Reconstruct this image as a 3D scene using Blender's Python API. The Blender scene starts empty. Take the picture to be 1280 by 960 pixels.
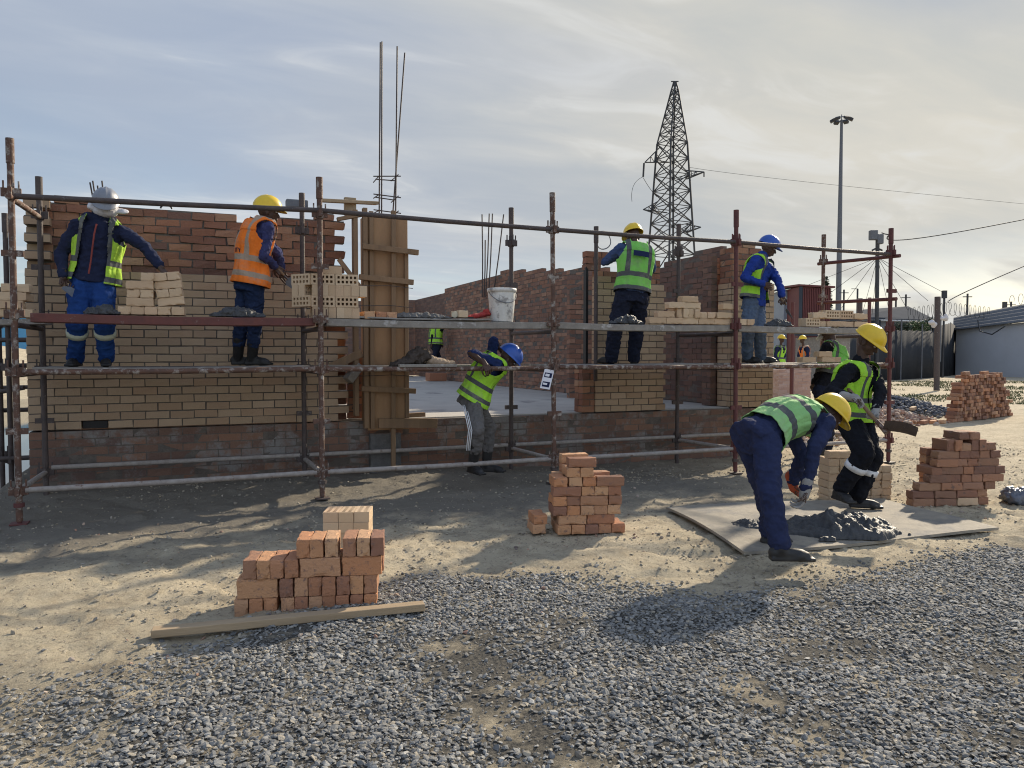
import bpy, bmesh, math, random
import numpy as np
from mathutils import Vector, Matrix, noise as mnoise
random.seed(7); RNG = np.random.default_rng(7)
S = bpy.context.scene
COL = S.collection
R_ = math.radians
# ------------------------------------------------------------------ camera, sky, sun, exposure
EYE = 1.45; FPX = 960.0; YAW = R_(22.6); PITCH = math.atan(38 / FPX)
cam = bpy.data.cameras.new('camera'); cam.lens = 27.0; cam.sensor_width = 36.0; cam.clip_end = 4000; cam.clip_start = 0.05
camo = bpy.data.objects.new('camera', cam); COL.objects.link(camo); S.camera = camo
camo.location = (0, 0, EYE); camo.rotation_euler = (R_(90) - PITCH, 0, -YAW)
SUN_AZ = R_(60); SUN_EL = R_(27)            # azimuth from +Y towards +X
SDIR = Vector((math.sin(SUN_AZ) * math.cos(SUN_EL), math.cos(SUN_AZ) * math.cos(SUN_EL), math.sin(SUN_EL)))
sun = bpy.data.lights.new('sun', 'SUN'); sun.energy = 4.6; sun.angle = R_(1.2); sun.color = (1.0, 0.87, 0.68)
suno = bpy.data.objects.new('sun', sun); COL.objects.link(suno)
suno.rotation_euler = SDIR.to_track_quat('Z', 'Y').to_euler(); suno.location = (20, 12, 15)
S.view_settings.view_transform = 'Standard'; S.view_settings.look = 'None'
S.view_settings.exposure = 0.62; S.view_settings.gamma = 1.0
S.render.filter_size = 1.1
S.cycles.filter_width = 1.1
try: S.view_settings.use_curve_mapping = False
except Exception: pass

W = bpy.data.worlds.new("World"); S.world = W; W.use_nodes = True
def build_world():
    nt = W.node_tree; N = nt.nodes; L = nt.links; N.clear()
    def n(t, **k):
        x = N.new(t)
        for a, b in k.items(): setattr(x, a, b)
        return x
    def math_(op, a, b=None, clamp=False):
        m = n('ShaderNodeMath', operation=op, use_clamp=clamp)
        for i, v in enumerate((a, b)):
            if v is None: continue
            if isinstance(v, (int, float)): m.inputs[i].default_value = v
            else: L.new(v, m.inputs[i])
        return m.outputs[0]
    def mix(f, a, b):
        m = n('ShaderNodeMix', data_type='RGBA')
        for i, v in ((0, f), (6, a), (7, b)):
            if isinstance(v, (int, float)): m.inputs[i].default_value = v
            elif isinstance(v, tuple): m.inputs[i].default_value = v + (1,)
            else: L.new(v, m.inputs[i])
        return m.outputs[2]
    def ramp(v, a, b):
        m = n('ShaderNodeMapRange', interpolation_type='SMOOTHSTEP'); L.new(v, m.inputs[0])
        m.inputs[1].default_value = a; m.inputs[2].default_value = b
        return m.outputs[0]
    sky = n('ShaderNodeTexSky', sky_type='NISHITA'); sky.sun_disc = False
    sky.sun_elevation = SUN_EL; sky.sun_rotation = SUN_AZ; sky.altitude = 50; sky.dust_density = 0.6
    skyc = n('ShaderNodeVectorMath', operation='SCALE'); L.new(sky.outputs[0], skyc.inputs[0]); skyc.inputs[3].default_value = 0.08
    tc = n('ShaderNodeTexCoord'); nv = n('ShaderNodeVectorMath', operation='NORMALIZE'); L.new(tc.outputs['Generated'], nv.inputs[0])
    sp = n('ShaderNodeSeparateXYZ'); L.new(nv.outputs[0], sp.inputs[0])
    zz = math_('ADD', math_('MAXIMUM', sp.outputs[2], 0.0), 0.13)
    cx = n('ShaderNodeCombineXYZ'); L.new(math_('DIVIDE', sp.outputs[0], zz), cx.inputs[0]); L.new(math_('DIVIDE', sp.outputs[1], zz), cx.inputs[1])
    def cloud(scale, sx, sy, rot, off, det=7, rough=.58, dist=0.4):
        mp = n('ShaderNodeMapping'); L.new(cx.outputs[0], mp.inputs[0]); mp.inputs['Scale'].default_value = (sx, sy, 1)
        mp.inputs['Rotation'].default_value = (0, 0, rot); mp.inputs['Location'].default_value = off
        t = n('ShaderNodeTexNoise'); L.new(mp.outputs[0], t.inputs['Vector']); t.inputs['Scale'].default_value = scale
        t.inputs['Detail'].default_value = det; t.inputs['Roughness'].default_value = rough; t.inputs['Distortion'].default_value = dist
        return t.outputs[0]
    c1 = cloud(0.5, .7, 1.3, R_(-30), (3.1, 1.7, 0), 6, .52, .5)
    c2 = cloud(.95, .55, 1.25, R_(-35), (7.7, 4.2, 0), 6, .52, .6)
    veil = ramp(c1, .28, .60)                       # mostly covered by thin cloud
    c3 = cloud(3.4, .6, 1.3, R_(-35), (1.7, 9.2, 0), 5, .55, .8)
    tex = ramp(math_('ADD', math_('MULTIPLY', c2, .74), math_('MULTIPLY', c3, .26)), .36, .64)
    dt = n('ShaderNodeVectorMath', operation='DOT_PRODUCT'); L.new(nv.outputs[0], dt.inputs[0]); dt.inputs[1].default_value = SDIR
    glow = ramp(dt.outputs['Value'], .55, 1.02); glow2 = math_('POWER', ramp(dt.outputs['Value'], .80, 1.0), 2.0)
    base = mix(tex, (.275, .315, .385), (.37, .40, .44))
    warm = mix(tex, (.335, .35, .35), (.44, .425, .385))
    cl = mix(glow, base, warm)
    cl = mix(math_('MULTIPLY', glow2, .12), cl, (.8, .72, .55))
    cov = math_('ADD', math_('ADD', math_('MULTIPLY', veil, .34), .60), glow, True)
    hz = ramp(sp.outputs[2], .03, .16)             # thin band of clearer pale sky low down
    clear_low = ramp(c2, .62, .42)
    covh = math_('SUBTRACT', cov, math_('MULTIPLY', math_('MULTIPLY', math_('SUBTRACT', 1.0, hz), clear_low), .45), True)
    out = mix(covh, skyc.outputs[0], cl)
    wisp = ramp(math_('ADD', math_('MULTIPLY', c2, .5), math_('MULTIPLY', c3, .5)), .52, .66)
    out = mix(math_('MULTIPLY', wisp, .55), out, (.50, .51, .51))
    hi = ramp(sp.outputs[2], .28, .46)
    out = mix(math_('MULTIPLY', hi, math_('MULTIPLY', math_('SUBTRACT', 1.0, ramp(c1, .44, .64)), .9)), out, (.19, .245, .365))
    up_ = math_('MULTIPLY', ramp(sp.outputs[2], .50, .85), .12)                 # unseen sky overhead and behind the camera, brightened to fill the shade
    back = math_('MULTIPLY', ramp(math_('MULTIPLY', sp.outputs[1], -1.0), -.05, .65), .65)
    bg = n('ShaderNodeBackground'); L.new(out, bg.inputs[0]); L.new(math_('ADD', math_('ADD', up_, back), 1.0), bg.inputs[1])
    o = n('ShaderNodeOutputWorld'); L.new(bg.outputs[0], o.inputs[0])
build_world()
# pixel (of the 1280x960 photograph) to world, used to survey positions
RV = Vector((math.cos(YAW), -math.sin(YAW), 0)); AV = Vector((math.sin(YAW), math.cos(YAW), 0)); ZV = Vector((0, 0, 1))
FV = Vector((math.sin(YAW) * math.cos(PITCH), math.cos(YAW) * math.cos(PITCH), -math.sin(PITCH))); UV = RV.cross(FV)
CP = Vector((0, 0, EYE))
def ray(px, py): return RV * ((px - 640) / FPX) + UV * ((480 - py) / FPX) + FV
def gp(px, py, z=0.0): d = ray(px, py); return CP + d * ((z - EYE) / d.z)
def yp(px, py, Y): d = ray(px, py); return CP + d * (Y / d.y)
def dp(px, py, dep): return CP + ray(px, py) * dep

# ------------------------------------------------------------------ materials
MATS = {}
def material(name, c1, c2=None, rough=.85, scale=12., bump=0., bscale=60., c3=None, f3=.6, s3=4., metal=0., attr=False, coord='Object', w3=.08, spec=.3, stretch=None, bdet=6, trans=0, sheen=0):
    m = bpy.data.materials.new(name); m.use_nodes = True; nt = m.node_tree; N = nt.nodes; L = nt.links
    b = N['Principled BSDF']; b.inputs['Roughness'].default_value = rough; b.inputs['Metallic'].default_value = metal
    b.inputs['Specular IOR Level'].default_value = spec
    if trans: b.inputs['Transmission Weight'].default_value = trans
    c2 = c2 or tuple(x * .75 for x in c1)
    tc = N.new('ShaderNodeTexCoord'); vec = tc.outputs[coord]
    if attr:
        o2 = N.new('ShaderNodeObjectInfo'); sc2 = N.new('ShaderNodeMath'); sc2.operation = 'MULTIPLY'; sc2.inputs[1].default_value = 41.; L.new(o2.outputs['Random'], sc2.inputs[0]); va = N.new('ShaderNodeVectorMath'); va.operation = 'ADD'; L.new(vec, va.inputs[0]); L.new(sc2.outputs[0], va.inputs[1]); vec = va.outputs[0]
    if stretch:
        mp = N.new('ShaderNodeMapping'); mp.inputs['Scale'].default_value = stretch; L.new(vec, mp.inputs[0]); vec = mp.outputs[0]
    t = N.new('ShaderNodeTexNoise'); t.inputs['Scale'].default_value = scale; t.inputs['Detail'].default_value = 8; t.inputs['Roughness'].default_value = .65; L.new(vec, t.inputs['Vector'])
    mr = N.new('ShaderNodeMapRange'); mr.inputs[1].default_value = .3; mr.inputs[2].default_value = .7; L.new(t.outputs[0], mr.inputs[0])
    mx = N.new('ShaderNodeMix'); mx.data_type = 'RGBA'; mx.inputs[6].default_value = c1 + (1,); mx.inputs[7].default_value = c2 + (1,)
    L.new(mr.outputs[0], mx.inputs[0]); col = mx.outputs[2]
    if attr:                                            # per-brick / per-stone colour
        at = N.new('ShaderNodeAttribute'); at.attribute_name = 'rnd'; oi = N.new('ShaderNodeObjectInfo')
        ad = N.new('ShaderNodeMath'); ad.operation = 'ADD'; L.new(at.outputs['Fac'], ad.inputs[0]); L.new(oi.outputs['Random'], ad.inputs[1])
        fr = N.new('ShaderNodeMath'); fr.operation = 'FRACT'; L.new(ad.outputs[0], fr.inputs[0])
        cr = N.new('ShaderNodeValToRGB'); cr.color_ramp.interpolation = 'LINEAR'; els = cr.color_ramp.elements
        while len(els) < len(attr): els.new(.5)
        for i, c in enumerate(attr): els[i].position = i / (len(attr) - 1); els[i].color = c + (1,)
        L.new(fr.outputs[0], cr.inputs[0])
        m2 = N.new('ShaderNodeMix'); m2.data_type = 'RGBA'; m2.inputs[0].default_value = .72
        L.new(col, m2.inputs[6]); L.new(cr.outputs[0], m2.inputs[7]); col = m2.outputs[2]
    if c3:
        t3 = N.new('ShaderNodeTexNoise'); t3.inputs['Scale'].default_value = s3; t3.inputs['Detail'].default_value = 7; t3.inputs['Roughness'].default_value = .7
        L.new(vec, t3.inputs['Vector']); r3 = N.new('ShaderNodeMapRange'); r3.inputs[1].default_value = f3; r3.inputs[2].default_value = f3 + w3; L.new(t3.outputs[0], r3.inputs[0])
        m3 = N.new('ShaderNodeMix'); m3.data_type = 'RGBA'; L.new(r3.outputs[0], m3.inputs[0]); L.new(col, m3.inputs[6]); m3.inputs[7].default_value = c3 + (1,); col = m3.outputs[2]
    L.new(col, b.inputs['Base Color'])
    if bump:
        tb = N.new('ShaderNodeTexNoise'); tb.inputs['Scale'].default_value = bscale; tb.inputs['Detail'].default_value = bdet; tb.inputs['Roughness'].default_value = .7; L.new(vec, tb.inputs['Vector'])
        bp = N.new('ShaderNodeBump'); bp.inputs['Strength'].default_value = min(1, bump); bp.inputs['Distance'].default_value = .012; L.new(tb.outputs[0], bp.inputs['Height']); L.new(bp.outputs[0], b.inputs['Normal'])
    MATS[name] = m; return m
M = MATS
FACE = [(.38, .265, .17), (.46, .33, .215), (.41, .295, .19), (.49, .36, .245), (.35, .25, .165), (.43, .28, .175)]
STOCK = [(.32, .14, .08), (.19, .095, .065), (.40, .21, .12), (.12, .07, .058), (.35, .155, .085), (.44, .29, .18), (.24, .11, .07), (.14, .085, .07)]
material('face_brick', (.38, .28, .19), (.31, .225, .15), bump=.5, bscale=70, scale=22, attr=FACE)
material('face_brick_pale', (.54, .40, .26), (.46, .33, .21), bump=.5, bscale=70, scale=22, attr=[(.50, .36, .225), (.60, .46, .31), (.54, .39, .25), (.46, .32, .20), (.57, .40, .26)])
material('stock_brick', (.30, .14, .085), (.20, .095, .065), bump=.8, bscale=45, scale=18, attr=STOCK, c3=(.32, .28, .23), f3=.62, s3=7, w3=.14)
material('loose_red_brick', (.42, .20, .115), (.30, .14, .085), bump=.9, bscale=55, scale=16, attr=[(.58, .28, .13), (.31, .15, .09), (.62, .39, .22), (.46, .21, .11), (.23, .125, .09), (.58, .33, .17), (.52, .24, .115)], c3=(.20, .125, .10), f3=.555, s3=26, w3=.12)
material('loose_dark_brick', (.34, .165, .095), (.20, .11, .08), bump=.9, bscale=45, scale=16, attr=[(.38, .175, .095), (.18, .10, .075), (.42, .25, .15), (.27, .135, .09), (.14, .085, .07), (.43, .205, .11), (.32, .18, .12)], c3=(.12, .09, .08), f3=.60, s3=14, w3=.1)
material('smeared_brick', (.19, .115, .085), (.125, .085, .07), bump=.9, bscale=35, scale=8, attr=[(.25, .125, .08), (.15, .09, .07), (.20, .12, .085), (.30, .16, .10), (.13, .09, .08)], c3=(.235, .22, .205), f3=.49, s3=2.6, w3=.12)
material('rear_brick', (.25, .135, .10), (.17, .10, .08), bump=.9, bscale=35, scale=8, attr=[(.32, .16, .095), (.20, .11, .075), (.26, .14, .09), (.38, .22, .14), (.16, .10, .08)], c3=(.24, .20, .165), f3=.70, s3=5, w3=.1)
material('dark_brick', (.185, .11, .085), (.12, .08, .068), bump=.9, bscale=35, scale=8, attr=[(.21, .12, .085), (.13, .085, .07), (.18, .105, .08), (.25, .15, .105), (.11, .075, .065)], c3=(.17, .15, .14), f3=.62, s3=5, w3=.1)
material('mortar_joint', (.17, .145, .12), (.10, .085, .075), bump=.8, bscale=60)
material('pale_joint', (.30, .27, .23), (.2, .175, .15), bump=.8, bscale=60)
material('wet_mortar', (.03, .031, .033), (.058, .059, .06), rough=.5, bump=1., bscale=40, scale=20, spec=.5, c3=(.13, .128, .125), f3=.66, s3=9)
material('smear', (.155, .15, .14), (.10, .098, .092), rough=.95, bump=.6, bscale=40, scale=12, spec=.08, c3=(.22, .205, .18), f3=.60, s3=6)
material('dry_mortar', (.17, .163, .155), (.10, .097, .093), rough=.95, bump=1., bscale=50, scale=16)
material('concrete', (.44, .41, .36), (.34, .32, .285), bump=.4, bscale=14, scale=2.5, c3=(.20, .19, .18), f3=.58, s3=1.3)
material('timber', (.265, .17, .098), (.17, .112, .068), bump=.5, bscale=14, scale=7, stretch=(1, 1, .12), c3=(.16, .12, .09), f3=.63, s3=6)
material('plywood', (.37, .225, .12), (.265, .16, .088), bump=.3, bscale=30, scale=3.5, stretch=(1, 1, .35), c3=(.36, .31, .26), f3=.64, s3=5, w3=.05)
material('grey_timber', (.30, .275, .24), (.19, .17, .15), bump=.6, bscale=25, scale=9, c3=(.40, .385, .36), f3=.58, s3=8)
material('plank_timber', (.40, .30, .19), (.29, .215, .135), bump=.6, bscale=30, scale=10, stretch=(.12, 1, 1), c3=(.22, .16, .10), f3=.66, s3=9)
material('red_steel', (.15, .05, .04), (.10, .04, .035), rough=.6, bump=.3, bscale=60, c3=(.26, .23, .21), f3=.62, s3=10)
material('rust_pipe', (.15, .078, .052), (.085, .055, .045), rough=.65, bump=.6, bscale=90, scale=14, c3=(.34, .305, .27), f3=.51, s3=16, w3=.12, metal=.1)
material('pale_pipe', (.36, .325, .29), (.23, .20, .18), rough=.75, bump=.6, bscale=90, scale=20, c3=(.15, .09, .07), f3=.60, s3=12, w3=.1)
material('dark_pipe', (.10, .075, .065), (.06, .05, .05), rough=.6, bump=.5, bscale=90, scale=14, c3=(.22, .20, .185), f3=.62, s3=16)
material('red_pipe', (.13, .045, .04), (.09, .035, .035), rough=.6, bump=.4, bscale=90, scale=14, c3=(.22, .17, .15), f3=.66, s3=14)
material('rebar_steel', (.09, .065, .055), (.05, .042, .04), rough=.6, bump=.4, bscale=150)
material('galvanised', (.16, .17, .185), (.11, .115, .13), rough=.6, metal=.3)
material('pylon_steel', (.055, .058, .062), (.045, .046, .05), rough=.7)
material('grey_paint', (.30, .31, .32), (.24, .25, .26), rough=.5)
material('black_paint', (.02, .02, .022), rough=.5)
material('white_plastic', (.68, .67, .63), (.52, .50, .46), rough=.5, c3=(.30, .285, .27), f3=.53, s3=9)
material('white_paper', (.75, .76, .82), (.68, .69, .75), rough=.7)
material('red_cloth', (.40, .05, .04), (.24, .03, .03), bump=.3)
material('green_plastic', (.05, .30, .2), rough=.4)
material('cream_plastic', (.62, .56, .42), rough=.5)
material('sack_cloth', (.36, .27, .19), (.26, .19, .13), bump=.5, bscale=120)
material('brown_cloth', (.07, .055, .045), (.045, .035, .03), bump=.5, bscale=60)
material('skin', (.082, .046, .032), (.06, .034, .024), rough=.55, scale=30)
material('eye_white', (.6, .57, .52), rough=.3)
material('mixing_board', (.34, .30, .235), (.22, .197, .16), bump=.6, bscale=25, scale=6, c3=(.17, .162, .15), f3=.50, s3=3.4, w3=.16)
material('wrap_plastic', (.50, .38, .33), (.40, .29, .25), rough=.3, bump=.8, bscale=18, scale=5, c3=(.62, .55, .5), f3=.58, s3=7)
material('wrap_brick', (.44, .29, .23), (.36, .23, .18), rough=.35, attr=[(.46, .29, .22), (.38, .23, .175), (.50, .35, .28), (.42, .26, .2)], c3=(.58, .50, .45), f3=.60, s3=5)
material('bag_plastic', (.05, .06, .085), (.13, .14, .17), rough=.16, bump=1., bscale=22, scale=9, spec=.6)
material('render_wall', (.52, .54, .58), (.45, .47, .5), bump=.3, bscale=10, scale=.5, c3=(.40, .41, .44), f3=.6, s3=.7, w3=.2)
material('corrugated', (.165, .175, .19), (.125, .135, .15), spec=.1, rough=.85, scale=1.2, c3=(.30, .32, .35), f3=.62, s3=2)
material('roof_dark', (.07, .08, .095), (.05, .06, .075), spec=.05, rough=.98, scale=1.)
material('shade_net', (.022, .026, .032), (.034, .038, .045), rough=.95, scale=1.5)
material('container_red', (.16, .05, .045), (.12, .04, .04), rough=.6, scale=1.)
material('blue_grey_sheet', (.27, .31, .36), (.2, .235, .28), rough=.6, scale=1.)
material('blue_tarp', (.06, .22, .42), (.10, .30, .46), rough=.6, scale=1.)
material('leaf', (.055, .085, .03), (.09, .115, .035), rough=.7, scale=3)
material('dark_leaf', (.03, .045, .022), (.05, .06, .03), rough=.7, scale=3)
material('bark', (.09, .07, .055), rough=.9)
material('grass_leaf', (.12, .13, .055), (.075, .09, .035), rough=.8, scale=2)
material('heap_sand', (.46, .36, .23), (.38, .29, .18), bump=.5, bscale=8, scale=3)
material('stone', (.24, .238, .225), (.145, .147, .142), rough=.8, scale=40, attr=[(.075, .077, .078), (.30, .295, .275), (.12, .122, .122), (.50, .485, .44), (.09, .092, .095), (.21, .21, .20), (.46, .39, .28), (.14, .142, .14), (.38, .37, .34), (.055, .057, .06), (.25, .24, .215), (.11, .112, .115)], bump=.5, bscale=200, spec=.4)
material('pebble', (.30, .27, .22), (.2, .185, .16), scale=40, attr=[(.14, .125, .105), (.29, .25, .185), (.20, .185, .16), (.33, .295, .235), (.10, .09, .08)])
material('clod', (.40, .345, .255), (.30, .255, .19), scale=40, bump=.8, bscale=120, attr=[(.46, .40, .30), (.30, .26, .195), (.40, .34, .25), (.22, .195, .15), (.50, .44, .33), (.17, .155, .13)])
material('rubble_bits', (.32, .2, .15), (.22, .14, .11), scale=20, attr=[(.36, .18, .11), (.42, .33, .24), (.22, .12, .09), (.48, .42, .34), (.15, .14, .14)])
material('dark_stone', (.12, .13, .15), (.08, .088, .10), scale=20, attr=[(.07, .078, .09), (.18, .19, .21), (.11, .12, .14), (.25, .255, .26)])
def cloth(name, c, c2=None, dust=None, f3=.62): return material(name, c, c2 or tuple(x * .7 for x in c), rough=.92, scale=9, bump=.35, bscale=38, bdet=4, c3=dust, f3=f3, s3=11, w3=.2, spec=.15)
cloth('navy_cloth', (.022, .028, .062), dust=(.06, .062, .085)); cloth('black_cloth', (.012, .013, .018), dust=(.03, .03, .036), f3=.66); cloth('work_blue', (.018, .06, .21), (.013, .04, .15), dust=(.08, .11, .2), f3=.66)
cloth('jacket_blue', (.022, .052, .27), (.018, .04, .2)); cloth('denim', (.10, .135, .19), (.07, .095, .14), dust=(.16, .19, .24)); cloth('shirt_blue', (.06, .095, .2), (.045, .07, .15))
cloth('purple_blue', (.05, .055, .14), (.035, .038, .10), dust=(.16, .16, .26), f3=.6); cloth('dark_trouser', (.018, .022, .04), dust=(.05, .055, .07)); cloth('grey_trouser', (.14, .13, .125), (.10, .095, .09), dust=(.21, .19, .17))
cloth('glove_grey', (.34, .33, .31), (.24, .23, .22)); cloth('glove_red', (.45, .10, .05)); cloth('white_cloth', (.62, .61, .62), (.5, .5, .52)); cloth('reflective', (.52, .55, .42), (.42, .45, .36)); cloth('white_band', (.72, .72, .72)); cloth('zip_red', (.28, .07, .06)); cloth('dark_patch', (.02, .03, .08))
material('boot', (.012, .012, .013), (.03, .028, .026), rough=.55, scale=14, spec=.4, c3=(.10, .09, .075), f3=.64, s3=12)
def hat(name, c): return material(name, c, tuple(x * .86 for x in c), rough=.38, scale=14, spec=.5, c3=tuple(x * .6 for x in c), f3=.70, s3=10)
hat('hat_yellow', (.78, .52, .02)); hat('hat_blue', (.02, .085, .38)); hat('hat_grey', (.20, .215, .245)); hat('hat_white', (.7, .7, .68))

def vest_material(name, c, stripe=(.085, .09, .09), plain=False):
    m = bpy.data.materials.new(name); m.use_nodes = True; nt = m.node_tree; N = nt.nodes; L = nt.links
    b = N['Principled BSDF']; b.inputs['Roughness'].default_value = .8; b.inputs['Specular IOR Level'].default_value = .2
    tc = N.new('ShaderNodeTexCoord'); sp = N.new('ShaderNodeSeparateXYZ'); L.new(tc.outputs['Object'], sp.inputs[0])
    def mt(op, a, bb):
        x = N.new('ShaderNodeMath'); x.operation = op
        for i, v in enumerate((a, bb)):
            if isinstance(v, (int, float)): x.inputs[i].default_value = v
            else: L.new(v, x.inputs[i])
        return x.outputs[0]
    def band(v, a, bb): return mt('MULTIPLY', mt('GREATER_THAN', v, a), mt('LESS_THAN', v, bb))
    z = sp.outputs[2]; ax = N.new('ShaderNodeMath'); ax.operation = 'ABSOLUTE'; L.new(sp.outputs[0], ax.inputs[0]); ax = ax.outputs[0]
    f = mt('MAXIMUM', band(z, .005, .052), band(z, .145, .195)) if not plain else mt('MAXIMUM', band(z, .12, .175), band(z, .30, .35))
    if not plain: f = mt('MAXIMUM', f, mt('MULTIPLY', band(ax, .095, .138), mt('GREATER_THAN', z, .19)))
    t = N.new('ShaderNodeTexNoise'); t.inputs['Scale'].default_value = 9; t.inputs['Detail'].default_value = 6; L.new(tc.outputs['Object'], t.inputs[0])
    mc = N.new('ShaderNodeMix'); mc.data_type = 'RGBA'; L.new(t.outputs[0], mc.inputs[0]); mc.inputs[6].default_value = tuple(x * .72 for x in c) + (1,); mc.inputs[7].default_value = tuple(min(1, x * 1.15) for x in c) + (1,)
    mx = N.new('ShaderNodeMix'); mx.data_type = 'RGBA'; L.new(f, mx.inputs[0]); L.new(mc.outputs[2], mx.inputs[6]); mx.inputs[7].default_value = stripe + (1,)
    td = N.new('ShaderNodeTexNoise'); td.inputs['Scale'].default_value = 7; td.inputs['Detail'].default_value = 9; td.inputs['Roughness'].default_value = .72; L.new(tc.outputs['Object'], td.inputs[0])
    rd = N.new('ShaderNodeMapRange'); rd.inputs[1].default_value = .50; rd.inputs[2].default_value = .74; rd.inputs[4].default_value = .55; L.new(td.outputs[0], rd.inputs[0])
    md = N.new('ShaderNodeMix'); md.data_type = 'RGBA'; L.new(rd.outputs[0], md.inputs[0]); L.new(mx.outputs[2], md.inputs[6]); md.inputs[7].default_value = (.30, .285, .22, 1)     # dried mortar dust
    L.new(md.outputs[2], b.inputs['Base Color'])
    bp = N.new('ShaderNodeBump'); bp.inputs['Strength'].default_value = .6; bp.inputs['Distance'].default_value = .02; t2 = N.new('ShaderNodeTexNoise'); t2.inputs['Scale'].default_value = 22; L.new(tc.outputs['Object'], t2.inputs[0]); L.new(t2.outputs[0], bp.inputs['Height']); L.new(bp.outputs[0], b.inputs['Normal'])
    M[name] = m
vest_material('vest_lime', (.36, .70, .05)); vest_material('vest_green', (.20, .55, .10)); vest_material('vest_yellow', (.40, .64, .06)); vest_material('vest_sage', (.27, .52, .19), plain=True); vest_material('vest_orange', (.86, .20, .025), (.36, .27, .2))

# ------------------------------------------------------------------ mesh helpers
class MB:
    def __init__(s): s.v = []; s.f = []; s.m = []; s.r = []; s.sm = []
    def add(s, vs, fs, mi=0, rnd=0., smooth=False):
        o = len(s.v); s.v.extend([tuple(v) for v in vs]); s.f.extend([tuple(i + o for i in f) for f in fs])
        s.m.extend([mi] * len(fs)); s.r.extend([rnd] * len(vs)); s.sm.extend([smooth] * len(fs)); return s
    def box(s, c, d, rot=None, mi=0, rnd=0., jit=0.):
        x, y, z = d[0] / 2, d[1] / 2, d[2] / 2
        vs = [Vector((a * x, b * y, e * z)) for a in (-1, 1) for b in (-1, 1) for e in (-1, 1)]
        if jit: vs = [v + Vector((random.uniform(-jit, jit), random.uniform(-jit, jit), random.uniform(-jit, jit))) for v in vs]
        c = Vector(c)
        if isinstance(rot, (int, float)): rot = Matrix.Rotation(rot, 3, 'Z')
        vs = [(rot @ v if rot else v) + c for v in vs]
        return s.add(vs, [(0, 1, 3, 2), (4, 6, 7, 5), (0, 4, 5, 1), (2, 3, 7, 6), (0, 2, 6, 4), (1, 5, 7, 3)], mi, rnd)
    def bar(s, a, b, w, h, mi=0, up=None):                      # rectangular bar from a to b
        a, b = Vector(a), Vector(b); d = b - a; l = d.length; d.normalize()
        up = Vector(up) if up else (ZV if abs(d.z) < .95 else Vector((0, 1, 0)))
        sd = d.cross(up).normalized(); u = sd.cross(d)
        return s.box((a + b) / 2, (l, w, h), Matrix((d, sd, u)).transposed(), mi)
    def tube(s, pts, r, n=8, mi=0, caps=True):
        pts = [Vector(p) for p in pts]; rs = r if isinstance(r, (list, tuple)) else [r] * len(pts); vs = []; pu = None
        for i, p in enumerate(pts):
            d = (pts[min(i + 1, len(pts) - 1)] - pts[max(i - 1, 0)]).normalized()
            if pu is None: pu = d.orthogonal().normalized()
            pu = (pu - d * pu.dot(d)).normalized(); q = d.cross(pu)
            vs += [p + (pu * math.cos(2 * math.pi * k / n) + q * math.sin(2 * math.pi * k / n)) * rs[i] for k in range(n)]
        fs = [(i * n + k, i * n + (k + 1) % n, (i + 1) * n + (k + 1) % n, (i + 1) * n + k) for i in range(len(pts) - 1) for k in range(n)]
        s.add(vs, fs, mi, 0, True)
        if caps: s.add(vs[:n], [tuple(reversed(range(n)))], mi); s.add(vs[-n:], [tuple(range(n))], mi)
        return s
    def loft(s, rings, mi=0, caps=True):                          # rings: lists of equal-length points
        n = len(rings[0]); vs = [p for r in rings for p in r]
        fs = [(i * n + k, i * n + (k + 1) % n, (i + 1) * n + (k + 1) % n, (i + 1) * n + k) for i in range(len(rings) - 1) for k in range(n)]
        s.add(vs, fs, mi, 0, True)
        if caps: s.add(rings[0], [tuple(reversed(range(n)))], mi); s.add(rings[-1], [tuple(range(n))], mi)
        return s
    def cap(s, a, b, ra, rb, n=12):                               # tapered capsule
        a, b = Vector(a), Vector(b); d = b - a
        d = d.normalized() if d.length > 1e-6 else Vector((0, 0, 1)); u = d.orthogonal().normalized(); w = d.cross(u); rings = []
        for th in (-85, -60, -30): t = R_(th); rings.append((a + d * ra * math.sin(t), ra * math.cos(t)))
        rings += [(a, ra), (b, rb)]
        for th in (30, 60, 85): t = R_(th); rings.append((b + d * rb * math.sin(t), rb * math.cos(t)))
        return s.loft([[c + (u * math.cos(2 * math.pi * k / n) + w * math.sin(2 * math.pi * k / n)) * r for k in range(n)] for c, r in rings])
    def ell(s, c, rx, ry, rz, fr=None, n=14):
        c = Vector(c); rings = []
        for i in range(9):
            t = R_(-87 + 174 * i / 8); rings.append([Vector((rx * math.cos(t) * math.cos(2 * math.pi * k / n), ry * math.cos(t) * math.sin(2 * math.pi * k / n), rz * math.sin(t))) for k in range(n)])
        if fr: rings = [[fr @ p for p in r] for r in rings]
        return s.loft([[p + c for p in r] for r in rings])
    def mesh(s, name='mesh', origin=None):
        me = bpy.data.meshes.new(name); vs = s.v
        if origin is not None: o = Vector(origin); vs = [(v[0] - o.x, v[1] - o.y, v[2] - o.z) for v in vs]
        me.from_pydata(vs, [], s.f); me.polygons.foreach_set('material_index', s.m); me.polygons.foreach_set('use_smooth', s.sm)
        if any(s.r): a = me.attributes.new('rnd', 'FLOAT', 'POINT'); a.data.foreach_set('value', s.r)
        me.update(); return me
    def obj(s, name, mats, parent=None, **k):
        # world-space verts; the object's origin goes to the middle of its foot (or to its parent's origin)
        if parent is not None: me = s.mesh(name, parent.location); o = link(name, me, mats, parent); 
        else:
            xs = np.array(s.v); org = Vector(((xs[:, 0].min() + xs[:, 0].max()) / 2, (xs[:, 1].min() + xs[:, 1].max()) / 2, xs[:, 2].min()))
            me = s.mesh(name, org); o = link(name, me, mats); o.location = org
        for a, b in k.items(): o[a] = b
        return o
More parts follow.
